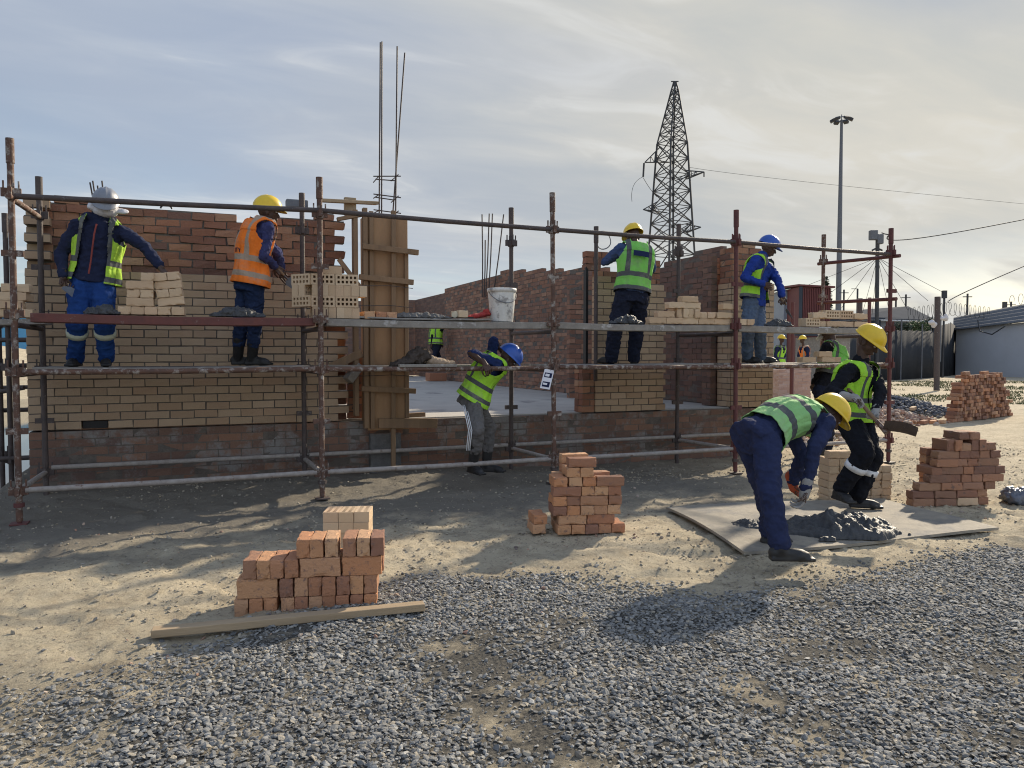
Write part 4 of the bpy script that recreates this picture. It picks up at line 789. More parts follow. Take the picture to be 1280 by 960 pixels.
# odds and ends on the walls
mb = MB(); mb.tube([Vector((4.98 + .115 * math.cos(t), 8.87 + .01 * math.sin(3 * t), 2.93 + .115 * math.sin(t))) for t in np.linspace(0, 12.4, 50)], .007, 6); o = mb.obj('wire_coil', 'galvanised'); tag(o, 'round coil of grey wire at the top of the pier by the bricklayer', 'wire coil')
mb = MB(); mb.tube([Vector((-.23 + .055 * math.cos(t), 9.02, 2.99 + .04 * math.sin(t))) for t in np.linspace(0, 3.14, 10)], .009, 6); o = mb.obj('pipe_offcut', 'black_paint'); tag(o, 'small dark curved pipe end on top of the left wall', 'pipe')
o = bevel(MB().box((1.12, 9.03, 3.14), (.24, .11, .09)).obj('mortar_tray', 'galvanised'), .012, 2); tag(o, 'flat grey tray on the left wall right of the man in orange', 'tray')
bag = heap('plastic_bundle', [(base(1262 + 9 * k, 628 + (k % 2) * 3, .07), .10, .09, .085) for k in range(5)], 'bag_plastic', 'dark bundle wrapped in shiny clear plastic beside the right red stack', 'bundle', .012, ((.06, .07), (.035, .028)))

# rubble and dark stone heaps further back
gg = np.random.default_rng(21)
def mound(name, c0, c1, w, hgt, n, s0, s1, mat, seed):
    t = gg.uniform(0, 1, n); o_ = gg.normal(0, .42, n); a_, b_ = np.array(c0), np.array(c1); nn = np.array([-(b_ - a_)[1], (b_ - a_)[0]]) / np.linalg.norm(b_ - a_)
    xy = a_ + (b_ - a_) * t[:, None] + nn * (o_ * w)[:, None]; h = hgt * np.exp(-(o_ * 1.6) ** 2) * np.sin(np.pi * np.clip(t, .02, .98)) ** .6 * gg.uniform(.5, 1, n)
    scatter(name, np.stack([xy[:, 0], xy[:, 1], ground_h(xy[:, 0], xy[:, 1]) + h], -1), gg.uniform(s0, s1, n), mat, .7, .3, seed)
mound('rubble', (11.6, 12.0), (14.6, 12.2), 1.0, .30, 1500, .03, .10, 'rubble_bits', 31)
mound('stone_heap', (13.6, 14.2), (17.2, 13.6), 1.3, .42, 3000, .03, .08, 'dark_stone', 32)
fx_, fy_, fg = [], [], np.random.default_rng(55)
for c_, n_, r_0 in ((P0 + dA * .4, 60, .55), (P1_ + dA * .3, 60, .5), (P2_ + dA * .4, 70, .6), (P3_, 30, .4), (Vector((1.5, 7.3, 0)), 50, 1.2), (Vector((-.5, 7.2, 0)), 50, .9)):
    q_ = fg.normal(0, r_0, (n_, 2)); fx_ += list(c_.x + q_[:, 0]); fy_ += list(c_.y - np.abs(q_[:, 1]) * .8 + .1)
fx_, fy_ = np.array(fx_), np.array(fy_); scatter('brick_fragments', np.stack([fx_, fy_, ground_h(fx_, fy_)], -1), .005 + .022 * fg.uniform(0, 1, len(fx_)) ** 3, 'rubble_bits', .7, .3, 56)
mound('rubble', (8.6, 9.6), (10.5, 10.4), .7, .10, 500, .02, .07, 'rubble_bits', 33)

# ------------------------------------------------------------------ people
def cv(v): return RV * v[0] + ZV * v[1] + AV * v[2]               # right, up, away as the photographer sees it
def hand_parts(mb, wr, d, n, side, curl, r=.0085):
    """palm, four fingers of unequal length and a thumb; n = direction the fingers close to, side = thumb side"""
    d = d.normalized(); n = (n - d * n.dot(d)).normalized(); s = d.cross(n) * side
    for k, (off, ln, fl) in enumerate(((.030, .088, 1.), (.010, .092, 1.08), (-.011, .088, 1.0), (-.031, .080, .8))):
        kn = wr + d * ln + s * off * 1.12; mb.cap(wr + d * .012 + s * off * .6, kn, .0155, .0125, 8)
        a = curl * (.75 + .1 * k); p = kn; ang = a * .8
        for sl, rr in ((.043, r), (.028, r * .92), (.022, r * .82)):
            q = p + (d * math.cos(ang) + n * math.sin(ang)) * sl * fl + s * off * .12; mb.cap(p, q, rr * 1.08, rr, 8); p = q; ang += a
    t0 = wr + d * .025 + s * .026; t1 = t0 + (d * .55 + s * .65 + n * .35).normalized() * .042; t2 = t1 + (d * .75 + s * .1 + n * .6).normalized() * .030; t3 = t2 + (d * .7 - s * .1 + n * .7).normalized() * .024
    mb.cap(wr + d * .01 + s * .01, t0, .018, .015, 8); mb.cap(t0, t1, .0145, .0115, 8); mb.cap(t1, t2, .011, .0098, 8); mb.cap(t2, t3, .0098, .008, 8)
def person(label, dep, pelvis, neck, front, head, look, arms, legs, fit, hup=None, bow=.03, lo=False, group='site workers'):
    J = lambda p: dp(p[0], p[1], dep + (p[2] if len(p) > 2 else 0))
    P, Nk = J(pelvis), J(neck); up = (Nk - P); Lt = up.length; up.normalize()
    fr = cv(front); fr = (fr - up * fr.dot(up)).normalized(); lf = up.cross(fr)
    H = J(head); lk = cv(look).normalized(); hu = cv(hup) if hup else up * .35 + ZV * .65
    hu = (hu - lk * hu.dot(lk)).normalized(); hr = lk.cross(hu); HF = Matrix((hr, lk, hu)).transposed()     # head frame: x right, y forward, z up
    TF = Matrix((-lf, fr, up)).transposed(); vx = .024 if lo else .010; sc_ = Lt / .55
    def solve(p, t, ln):
        d = ray(t[0], t[1]); sg = t[2] if len(t) > 2 else 0; e = CP - p; a = d.dot(d); b = 2 * d.dot(e); c = e.dot(e) - ln * ln; D = b * b - 4 * a * c
        if D <= 0 or sg == 0: tt = -b / (2 * a)
        else: tt = (-b + math.copysign(math.sqrt(D), sg)) / (2 * a)
        return CP + d * tt
    A = {}; G = {}
    for s, k in (('L', 1), ('R', -1)):
        sh = P + up * (Lt * .885) + lf * (k * .185 * (fit.get('wide', 1))) + fr * arms[s][3] if len(arms[s]) > 3 else P + up * (Lt * .885) + lf * (k * .185)
        el = solve(sh, arms[s][0], .29); wr = solve(el, arms[s][1], .255); A[s] = (sh, el, wr)
        hp = P + lf * (k * .09) - up * .03; kn = solve(hp, legs[s][0], .43); an = solve(kn, legs[s][1], .42); td = cv(legs[s][2]); td.z = 0; G[s] = (hp, kn, an, td.normalized())
    root = thing('person', label, 'person', (P.x, P.y, min(G['L'][2].z, G['R'][2].z) - .08), group)
    def put(name, me, mat, parent=root):
        me.transform(Matrix.Translation(-root.location)); return link(name, me, mat, parent)
    def crease(me):
        nv = len(me.vertices); co = np.empty(nv * 3); me.vertices.foreach_get('co', co); no = np.empty(nv * 3); me.vertices.foreach_get('normal', no); co = co.reshape(-1, 3); no = no.reshape(-1, 3)
        a = co[:, 0] * 3 + co[:, 2] * 17 + fbm(co[:, 0] + co[:, 1], co[:, 2], 6., 3, 71) * 9; w = np.clip(fbm(co[:, 0] * 1.3, co[:, 2] - co[:, 1], 5., 2, 73) + .35, 0, 1)
        co = co + no * (((1 - np.abs(np.sin(a * 1.6))) ** 2 - .35) * .016 * w)[:, None]; me.vertices.foreach_set('co', co.ravel()); me.update(); return me
    def mk(name, mb, mat, voxel=vx, smooth=3, disp=None):
        if name in ('jacket', 'trousers', 'shirt') and not lo: return put(name, crease(blob(mb, .0085, smooth, disp)), mat)
        return mk0(name, mb, mat, voxel, smooth, disp)
    def mk0(name, mb, mat, voxel=vx, smooth=3, disp=None): return put(name, blob(mb, voxel, smooth, disp), mat)
    TR = [(-.20, .165, .118), (-.08, .178, .125), (.06, .172, .122), (.22, .158, .116), (.42, .166, .120), (.60, .185, .128), (.76, .192, .124), (.87, .172, .112), (.95, .118, .092), (1.02, .072, .072)]
    def rad(z):
        for (a, x0, y0), (b, x1, y1) in zip(TR, TR[1:]):
            if z <= b: t = max(0, (z - a) / (b - a)); t = t * t * (3 - 2 * t); return x0 + (x1 - x0) * t, y0 + (y1 - y0) * t
        return TR[-1][1:]
    bulk = fit.get('bulk', 1.0)
    def ctr(z): return P + up * (z * Lt) - fr * (bow * math.sin(math.pi * min(1, max(0, z))))
    def torso(mb, add, z0=-.2, z1=1.02, n=24):
        zs = np.linspace(z0, z1, 16); mb.loft([[ctr(z) - lf * (math.cos(2 * math.pi * k / n) * (rad(z)[0] * bulk + add)) + fr * (math.sin(2 * math.pi * k / n) * (rad(z)[1] * bulk + add)) for k in range(n)] for z in zs])
    # body: one skin with head and hands
    b = MB(); torso(b, -.03, -.12, .98); b.cap(Nk - up * .04, H - hu * .06 - lk * .01, .058, .052)
    for s in 'LR':
        sh, el, wr = A[s]; b.cap(ctr(.86), sh, .05, .05); b.cap(sh, el, .046, .038); b.cap(el, wr, .039, .027); hp, kn, an, td = G[s]; b.cap(hp, kn, .07, .048); b.cap(kn, an, .046, .034); b.cap(an, an + td * .1 - ZV * .05, .03, .025)
    hd = MB(); h3 = lambda x, y, z: H + HF @ Vector((x, y, z))
    hd.ell(h3(0, -.008, .02), .077, .097, .10, HF); hd.ell(h3(0, .02, -.035), .066, .075, .075, HF); hd.ell(h3(0, .034, -.078), .05, .052, .042, HF)
    if not lo:
        hd.cap(h3(0, .088, -.005), h3(0, .106, -.036), .010, .016, 8); hd.ell(h3(0, .09, -.068), .026, .014, .008, HF, 10); hd.ell(h3(0, .088, -.080), .023, .014, .009, HF, 10)
        for k in (-1, 1): hd.ell(h3(k * .079, -.005, -.02), .009, .02, .032, HF, 10); hd.cap(h3(k * .018, .083, .014), h3(k * .048, .068, .014), .012, .011, 8); hd.cap(h3(k * .04, .06, -.03), h3(k * .045, .05, -.035), .022, .02, 8)
    parts = [blob(b, .014 if not lo else .03, 3), blob(hd, .0055 if not lo else .014, 2)]
    HN = {}
    for s, k in (('L', 1), ('R', -1)):
        sh, el, wr = A[s]; d = (wr - el).normalized(); a2 = arms[s][2] if len(arms[s]) > 2 else {}
        if 'dir' in a2: d = cv(a2['dir']).normalized()
        nn = cv(a2['n']) if 'n' in a2 else (-lf * k + fr * .25); HN[s] = wr + d * .075
        if lo: hb = MB(); hb.cap(wr, wr + d * .13, .035, .03); parts.append(blob(hb, .02, 1)); continue
        hb = MB(); hand_parts(hb, wr, d, nn, k, a2.get('curl', .55)); hb.cap(wr - d * .05, wr + d * .02, .029, .029); parts.append(blob(hb, .0048, 1))
        if 'glove' in a2: gm = MB(); hand_parts(gm, wr, d, nn, k, a2.get('curl', .55), .0105); gm.cap(wr - d * .055, wr + d * .05, .038, .036); mk('glove', gm, a2['glove'], .0055, 1)
    vs, fs = [], []
    for me in parts: v, f = mesh_arrays(me); o_ = sum(len(q) for q in vs); vs.append(v); fs += [tuple(i + o_ for i in q) for q in f]; bpy.data.meshes.remove(me)
    me = bpy.data.meshes.new('person'); me.from_pydata(np.concatenate(vs).tolist(), [], fs); me.polygons.foreach_set('use_smooth', [True] * len(me.polygons)); body = put('body', me, 'skin')
    if not lo and not fit.get('mask'):
        for k in (-1, 1): eb = MB(); eb.ell(h3(k * .032, .079, -.002), .014, .010, .008, HF, 8); put('eye', eb.mesh('eye'), 'eye_white')
    # clothes
    fold = [(.036, .11), (.024, .042)] if not lo else [(.02, .1)]
    if fit.get('jacket'):
        j = MB(); torso(j, .006, fit.get('hem', -.14), 1.0); sl = fit.get('sleeve', 1.0)
        for s in 'LR':
            sh, el, wr = A[s]; j.cap(ctr(.87) + (sh - ctr(.87)) * .25, sh, .066, .068 * bulk); 
            if sl >= 1: j.cap(sh, el, .068 * bulk, .055); j.cap(el, el.lerp(wr, .96), .056, .042)
            else: j.cap(sh, sh.lerp(el, sl * 2), .066, .06)
        if fit.get('collar'): j.cap(Nk - up * .03, Nk + up * .045 - fr * .01, .075, .07)
        if fit.get('hood'): j.ell(Nk - fr * .05 + up * .03, .13, .09, .075, TF); j.ell(Nk + lf * -.10 + up * .02, .08, .07, .05, TF)
        mk('jacket' if sl >= 1 else 'shirt', j, fit['jacket'], disp=fold)
    t = MB(); zs = np.linspace(-.26, .10, 8); n = 24
    t.loft([[P + up * (z * .5) - lf * (math.cos(2 * math.pi * k / n) * .168) + fr * (math.sin(2 * math.pi * k / n) * .125 - (.02 if z < 0 else 0)) for k in range(n)] for z in zs])
    lw = fit.get('leg', 1.0)
    for s in 'LR':
        hp, kn, an, td = G[s]; t.cap(hp, kn, .102 * lw, .078 * lw); t.cap(kn, kn.lerp(an, .9 if not fit.get('gum') else .55), .077 * lw, .066 * lw)
    mk('trousers', t, fit['trousers'], disp=fold)
    for s in 'LR':
        hp, kn, an, td = G[s]; fl = an.z - .075 if 'floor' not in fit else fit['floor']
        bo = MB(); w = td.cross(ZV); top_ = an.lerp(kn, .62) if fit.get('gum') else an.lerp(kn, .22)
        bo.cap(an, top_, .052, .064 if fit.get('gum') else .052); hl = Vector((an.x, an.y, fl)) - td * .03; tp = hl + td * .215
        bo.cap(hl + ZV * .05, tp + ZV * .036 - td * .05, .046, .040); bo.cap(an, hl + ZV * .045 + td * .05, .05, .046); bo.box((hl + tp) / 2 + ZV * .012, (.285, .088, .024), Matrix((td, -w, ZV)).transposed())
        bo.cap(tp + ZV * .03 - td * .06 + w * .012, tp + ZV * .028 - td * .02, .04, .034)
        mk('boot', bo, 'boot', .008 if not lo else .02, 2)
        if fit.get('bands'):
            f0 = fit.get('band_at', .13); c = kn.lerp(an, f0); d = (an - kn).normalized(); q = d.orthogonal().normalized(); q2 = d.cross(q); rb = MB(); r_ = (.077 - .012 * f0) * lw + .008; n = 20
            rg = lambda off, rr: [c + d * off + (q * math.cos(2 * math.pi * k / n) + q2 * math.sin(2 * math.pi * k / n)) * rr for k in range(n)]
            rb.loft([rg(-.026, r_ - .012), rg(-.026, r_ + .003), rg(.026, r_ + .001), rg(.026, r_ - .012)]); put('knee_band', rb.mesh('knee_band'), fit['bands'])
    if fit.get('vest'):
        VR = TR[:6] + [(.76, .196, .128), (.88, .190, .116), (.97, .160, .100), (1.04, .108, .088), (1.09, .08, .078)]
        def vrad(z):
            for (a, x0, y0), (b_, x1, y1) in zip(VR, VR[1:]):
                if z <= b_: t = max(0, (z - a) / (b_ - a)); return x0 + (x1 - x0) * t, y0 + (y1 - y0) * t
            return VR[-1][1:]
        NT, NZ = (168, 110) if not lo else (40, 28); vb = MB(); k1 = Lt / .52; gap = fit.get('gap', .0); nv = fit.get('vneck', .10); hm = fit.get('vhem', -.10); loose = fit.get('vloose', .016)
        pts = []; zz = np.linspace(hm, 1.07, NZ); sd = random.uniform(0, 50)
        for z in zz:
            x_, y_ = vrad(z); add = loose + .012 + (.020 * max(0, 1 - (z - hm) / .5)) + (.012 if z > .8 else 0)
            for k in range(NT):
                th = 2 * math.pi * k / NT; w_ = mnoise.noise(Vector((math.cos(th) * 2.2 + sd, math.sin(th) * 2.2, z * 3.))) * .016 + mnoise.noise(Vector((math.cos(th) * 5 + sd, math.sin(th) * 5, z * 2.2 + math.cos(th) * 1.5))) * .012
                pts.append(Vector(((x_ * bulk + add + w_) * math.cos(th), (y_ * bulk + add + w_) * math.sin(th) - bow * math.sin(math.pi * min(1, max(0, z))), z * Lt)) / k1)
        fs = []
        for i in range(NZ - 1):
            for k in range(NT):
                q = (i * NT + k, i * NT + (k + 1) % NT, (i + 1) * NT + (k + 1) % NT, (i + 1) * NT + k); c = sum((pts[e] for e in q), Vector()) / 4; z = c.z / .52; cut = False
                if c.y > 0:
                    if abs(c.x) < gap * (1 - .25 * z) + max(0, (z - .55)) * nv * 2.0: cut = True
                if z > 1.0 and abs(c.x) < .088: cut = True
                if abs(c.x) > .128 and ((z - .83) / .19) ** 2 + (c.y / .105) ** 2 < 1: cut = True
                if not cut: fs.append(q)
        used = sorted({i for f in fs for i in f}); mp = {a: i for i, a in enumerate(used)}; vb.add([pts[i] for i in used], [tuple(mp[i] for i in f) for f in fs], 0, 0, True)
        vo = link('vest', vb.mesh('vest'), fit['vest'], root); so = vo.modifiers.new('thick', 'SOLIDIFY'); so.thickness = .006; so.offset = 1
        vo.matrix_basis = Matrix.Translation(P - root.location) @ TF.to_4x4() @ Matrix.Scale(k1, 4)
        if fit.get('patch'):
            mbp = MB(); x0, x1, z0, z1, yb = fit['patch']; g_ = 8; vv = []
            for side_ in (0, 1):
                for i in range(g_ + 1):
                    for j_ in (0, 1): x = x0 + (x1 - x0) * i / g_; z = z0 + (z1 - z0) * j_; rx, ry = rad(z / .52); th = math.acos(max(-1, min(1, x / (rx * bulk + loose + .02)))); vv.append((x, math.copysign((ry * bulk + loose + .03 + .003 * side_) * math.sin(th), yb) - bow * math.sin(math.pi * z / .52), z))
            ff = [(2 * i, 2 * i + 1, 2 * i + 3, 2 * i + 2) for i in range(g_)] + [(2 * i + 18, 2 * i + 20, 2 * i + 21, 2 * i + 19) for i in range(g_)]
            mbp.add(vv, ff); po = link('patch', mbp.mesh('patch'), 'dark_patch', root); po.matrix_basis = vo.matrix_basis.copy()
    if fit.get('hat'):
        hm_ = MB(); NA, NR = 48, 14; rings = []
        def hp_(r, i, k, out=0.):
            th = 2 * math.pi * k / NA; ph = R_(90) * i / NR; x, y = math.cos(th), math.sin(th)
            ridge = .006 * (math.exp(-((x * math.cos(ph)) / .10) ** 2) + .6 * math.exp(-((abs(x * math.cos(ph)) - .38) / .10) ** 2)) * (1 if abs(y) > .0 else 1)
            return h3((.118 + ridge + out) * x * math.cos(ph), (.140 + ridge + out) * y * math.cos(ph) - .008, .032 + (.128 + ridge) * math.sin(ph))
        def brim(k, o1, dz):
            th = 2 * math.pi * k / NA; x, y = math.cos(th), math.sin(th); pk = .045 * max(0, y) ** 3; ex = .008 + pk if o1 else 0; return h3((.120 + ex * .8) * x, (.142 + ex) * y - .008, .030 + dz - (.016 * max(0, y) ** 3 if o1 else 0))
        hm_.loft([[brim(k, 1, -.006) for k in range(NA)], [brim(k, 1, .0) for k in range(NA)], [brim(k, 0, .006) for k in range(NA)]] + [[hp_(0, i, k) for k in range(NA)] for i in range(1, NR)], caps=False)
        hm_.add([hp_(0, NR - 1, k) for k in range(NA)], [tuple(range(NA))], 0, 0, True)
        ho = put('hard_hat', hm_.mesh('hard_hat'), fit['hat']); so = ho.modifiers.new('thick', 'SOLIDIFY'); so.thickness = .004
    return dict(root=root, A=A, G=G, H=H, HF=HF, h3=h3, HN=HN, put=put, mk=mk, P=P, N=Nk, up=up, fr=fr, lf=lf)
def trowel(p, d, n, label, L_=.16):
    d = d.normalized(); n = (n - d * n.dot(d)).normalized(); s = d.cross(n); t = thing('trowel', label, 'trowel', tuple(p), 'bricklaying trowels')
    mb = MB(); mb.tube([p - d * .06, p, p + d * .055], [.014, .016, .012], 10); mb.obj('handle', 'timber', t)
    mb = MB(); mb.tube([p + d * .05, p + d * .085 + n * .03, p + d * .11 + n * .035], .005, 6); mb.obj('tang', 'galvanised', t)
    q = p + d * .10 + n * .038; mb = MB(); vs = [q - s * .03, q + d * .03 - s * .055, q + d * L_, q + d * .03 + s * .055, q + s * .03]; mb.add([v for v in vs] + [v + n * .003 for v in vs], [(4, 3, 2, 1, 0), (5, 6, 7, 8, 9)] + [(i, (i + 1) % 5, (i + 1) % 5 + 5, i + 5) for i in range(5)]); mb.obj('blade', 'galvanised', t)
Z3 = (0, 0, 1)
D1 = 1.332
p = person('man in dark hoodie, grey hard hat and white face cloth reaching for yellow bricks', 7.2, (116, 352), (126, 277), (.22, 0, -1), (132, 256), (.35, -.45, -.8),
    {'L': ((181, 308, -1), (200, 333, -1), dict(curl=.35, n=(0, -1, 0))), 'R': ((76, 316, -1), (79, 345, -1), dict(curl=1.25, n=(1, 0, -.3), dir=(.1, -1, -.2)))},
    {'L': ((131, 406, -1), (133, 452, 1), (.45, 0, -.9)), 'R': ((97, 406, -1), (95, 452, 1), (.25, 0, -1))},
    dict(jacket='navy_cloth', trousers='work_blue', hood=True, hat='hat_grey', vest='vest_yellow', gap=.125, vneck=.0, vhem=-.02, bands='reflective', band_at=.22, mask=True, bulk=1.04, hem=-.02, floor=D1, collar=True, leg=1.12))
m_ = MB(); m_.ell(p['h3'](0, .005, -.045), .112, .122, .075, p['HF']); m_.ell(p['h3'](.0, -.06, -.05), .115, .07, .065, p['HF']); m_.ell(p['h3'](-.13, .02, -.04), .07, .05, .022, p['HF']); m_.ell(p['h3'](.10, .0, -.03), .05, .06, .04, p['HF']); p['mk']('face_cloth', m_, 'white_cloth', .008, 2, [(.02, .05)])
m_ = MB(); N_, fr_, up_, P_ = p['N'], p['fr'], p['up'], p['P']; zb = [P_ + up_ * (N_ - P_).length * z + fr_ * y for z, y in ((.10, .158), (.3, .146), (.55, .152), (.75, .152), (.92, .125))]
m_.tube([q + Vector((.004, 0, 0)) for q in zb], .008, 6); p['put']('zip', m_.mesh('zip'), 'zip_red')
trowel(p['HN']['R'] + Vector((0, -.01, 0)), cv((.55, -.6, -.5)), ZV, 'trowel hanging from the right hand of the man in the dark hoodie')
p = person('man in orange vest and yellow hard hat looking along the left wall', 7.76, (314, 349), (327, 278), (.74, 0, .62), (335, 264), (.93, -.12, .3),
    {'L': ((346, 316, 1), (352, 338, 1), dict(curl=.8)), 'R': ((330, 321, -1), (343, 333, 1), dict(curl=1.2, dir=(.7, -.6, .2), n=(0, -.4, 1)))},
    {'L': ((301, 404, 1), (297, 449, 1), (.7, 0, .3)), 'R': ((319, 404, 1), (315, 449, 1), (.95, 0, -.15))},
    dict(jacket='purple_blue', trousers='dark_trouser' if False else 'work_navy', hat='hat_yellow', vest='vest_orange', vhem=-.10, gum=True, floor=D1, vloose=.024, hem=-.1)) if cloth('work_navy', (.025, .042, .10), dust=(.07, .085, .14)) else None
trowel(p['HN']['R'], cv((.62, -.75, .1)), AV, 'long bladed trowel in the hand of the man in the orange vest', .21)
# words printed across the orange vest: only the end of the lower line can be read in the photograph
def lettering(txt, size, mat, parent, mw):
    c = bpy.data.curves.new('lettering', 'FONT'); c.body = txt; c.size = size; c.extrude = .001; c.align_x = 'CENTER'; o = bpy.data.objects.new('lettering', c); COL.objects.link(o)
    me = bpy.data.meshes.new_from_object(o.evaluated_get(bpy.context.evaluated_depsgraph_get())); bpy.data.objects.remove(o); q = link('lettering', me, mat, parent); q.matrix_basis = mw; return q
vo = [c for c in p['root'].children if c.name.startswith('vest')][0]
q = lettering('ITY', .055, 'dark_patch', p['root'], vo.matrix_basis)
back_ = [v.co.copy() for v in vo.data.vertices if v.co.y < 0 and abs(v.co.x) < .15 and .17 < v.co.z < .28]
for v in q.data.vertices:                                         # the print follows the curve of the back
    x, z = v.co.x + .02, v.co.y + .206; nb = min(back_, key=lambda c: (c.x - x) ** 2 + (c.z - z) ** 2); v.co = (x, nb.y - .0105 - v.co.z, z)
p = person('man in lime vest and blue hard hat ducking under the scaffold rail', 8.30, (592, 497), (621, 449, .0), (.9, -.3, .15), (636, 448, .0), (.72, -.66, .1),
    {'L': ((617, 424, 1), (633, 447, 1), dict(curl=1.)), 'R': ((588, 441, -1), (606, 455, -1), dict(curl=1.3, n=(.2, -1, .3), dir=(.4, -.6, -.5)))},
    {'L': ((612, 535, 1), (608, 581, 1), (.9, 0, -.3)), 'R': ((597, 537, -1), (591, 582, 1), (.5, 0, -.8))},
    dict(jacket='navy_shirt', sleeve=.45, trousers='grey_trouser', hat='hat_blue', vest='vest_lime', vhem=-.08, gum=True, vneck=.1, vloose=.03), hup=(.5, .8, 0)) if cloth('navy_shirt', (.02, .035, .11)) else None
hp_, kn_, an_, _ = p['G']['R']; side_ = (-AV * .8 - RV * .6).normalized()
for k in (-1, 0, 1):
    m_ = MB(); off = RV * (k * .017 - .02); pts = [hp_ + side_ * .108 + off - ZV * .04, hp_.lerp(kn_, .5) + side_ * .101 + off, kn_ + side_ * .087 + off, kn_.lerp(an_, .4) + side_ * .082 + off, kn_.lerp(an_, .55) + side_ * .078 + off]; m_.tube(pts, .0055, 6); p['put']('trouser_stripe', m_.mesh('trouser_stripe'), 'white_band')
p = person('man with back turned in green vest over blue shirt, laying bricks', 9.5, (790, 367), (795, 307, .08), (-.18, 0, 1), (791, 295, .14), (-.35, -.35, .9),
    {'L': ((757, 327, 1), (772, 322, 1), dict(curl=.9)), 'R': ((815, 336, 1), (806, 344, 1), dict(curl=.9))},
    {'L': ((769, 411, 1), (764, 451, 1), (-.6, 0, .5)), 'R': ((796, 411, 1), (792, 451, 1), (.15, 0, 1))},
    dict(jacket='shirt_blue', trousers='dark_trouser', hat='hat_yellow', vest='vest_green', vhem=.02, hem=-.16, floor=D1, leg=1.25, bulk=1.08, patch=(-.085, .085, .345, .405, -1)))
p = person('man in bright blue jacket, jeans and blue hard hat working with a trowel', 10.2, (943, 376), (953, 324), (.72, 0, -.62), (961, 309), (.85, -.42, -.35),
    {'L': ((972, 350, -1), (978, 371, -1), dict(curl=1.2)), 'R': ((930, 347, -1), (954, 355, -1), dict(curl=.9, dir=(.9, -.3, -.1)))},
    {'L': ((949, 414, -1), (951, 449, 1), (.92, 0, -.3)), 'R': ((935, 414, -1), (934, 449, 1), (.6, 0, -.7))},
    dict(jacket='jacket_blue', trousers='denim', hat='hat_blue', vest='vest_lime', gap=.14, vneck=.0, vhem=.02, hem=-.12, floor=D1, collar=True, bulk=1.06, leg=1.1))
trowel(p['HN']['L'], cv((.5, -.8, -.3)), cv((-.6, -.3, 0)), 'trowel held downwards by the man in the bright blue jacket')
p = person('man in navy overalls and yellow hard hat bending over the mortar', 5.45, (949, 545), (1014, 521, .24), (.1, -1, .1), (1037, 519, .28), (.74, -.66, .1),
    {'L': ((1003, 572, 1), (990, 603, 1), dict(curl=.9, glove='glove_red', dir=(.35, -1, .1), n=(.8, 0, 0))), 'R': ((1018, 563, -1), (1007, 611, -1), dict(curl=.8, glove='glove_grey', dir=(-.25, -1, 0), n=(-.8, 0, 0)))},
    {'L': ((958, 614, 1), (962, 672, 1), (.9, 0, .25)), 'R': ((962, 617, -1), (975, 686, 0), (.98, 0, -.05))},
    dict(jacket='navy_overall', trousers='navy_overall', hat='hat_yellow', vest='vest_sage', vhem=.05, vloose=.010, bulk=.95, leg=1.03, hem=-.1), hup=(.66, .74, .05), bow=.06) if cloth('navy_overall', (.028, .036, .085), dust=(.06, .068, .12), f3=.64) else None
p = person('man in black workwear and yellow hard hat holding a shovel on the mixing board', 7.15, (1067, 519), (1076, 456, -.05), (.62, 0, -.75), (1086, 427, -.10), (.55, -.55, -.5),
    {'L': ((1101, 489, -1), (1094, 514, -1), dict(curl=1.3, glove='glove_grey')), 'R': ((1038, 490, -1), (1062, 496, -1), dict(curl=1.3, glove='glove_grey', dir=(.9, -.2, -.3), n=(.1, -1, .2)))},
    {'L': ((1090, 570, -1), (1071, 624, 1), (.95, 0, -.25)), 'R': ((1081, 567, -1), (1049, 614, 1), (.1, 0, -1))},
    dict(jacket='black_cloth', trousers='black_cloth', hat='hat_yellow', vest='vest_lime', gap=.006, vneck=.11, vhem=-.08, bands='white_band', band_at=.35, collar=True, bulk=1.1, leg=1.2, hem=-.12), bow=.05)
shv = thing('shovel', 'mortar caked shovel held out by the man in black workwear', 'shovel', tuple(dp(1090, 515, 6.85)))
a = dp(1060, 486, 6.98); b = dp(1106, 538, 6.62); d = (b - a).normalized(); mb = MB(); mb.tube([a, a.lerp(b, .5), b], .017, 10); mb.obj('shaft', 'timber', shv)
mb = MB(); n_ = d.cross(cv((1, -.1, .3))).normalized(); s_ = cv((.9, -.12, -.35)); n_ = d.cross(s_).normalized(); mb.tube([b - d * .12, b + d * .03], [.019, .024], 10); mb.obj('socket', 'rust_pipe', shv)
fwd = cv((.86, -.16, -.40)).normalized(); wid = Matrix.Rotation(R_(-26), 3, fwd) @ fwd.cross(ZV).normalized(); upb = wid.cross(fwd); mb = MB(); g_ = 8; vs = []
for kk in (0, 1):
    for i in range(g_ + 1):
        for j in range(g_ + 1):
            u = i / g_; v = j / g_ * 2 - 1; wdt = .118 * (1 if u < .6 else 1 - (u - .6) * .5); vs.append(b - d * .01 + fwd * (u * .26 - .01) + wid * v * wdt + upb * (.035 * v * v - .03 * (1 - u) * 0 + .02 * math.sin(u * 3) - .004 * kk))
ixx = lambda k, i, j: k * (g_ + 1) ** 2 + i * (g_ + 1) + j; fs = []
for i in range(g_):
    for j in range(g_): fs += [(ixx(0, i, j), ixx(0, i + 1, j), ixx(0, i + 1, j + 1), ixx(0, i, j + 1)), (ixx(1, i, j), ixx(1, i, j + 1), ixx(1, i + 1, j + 1), ixx(1, i + 1, j))]
mb.add(vs, fs, 0, 0, True); mb.obj('blade', 'dark_pipe', shv)
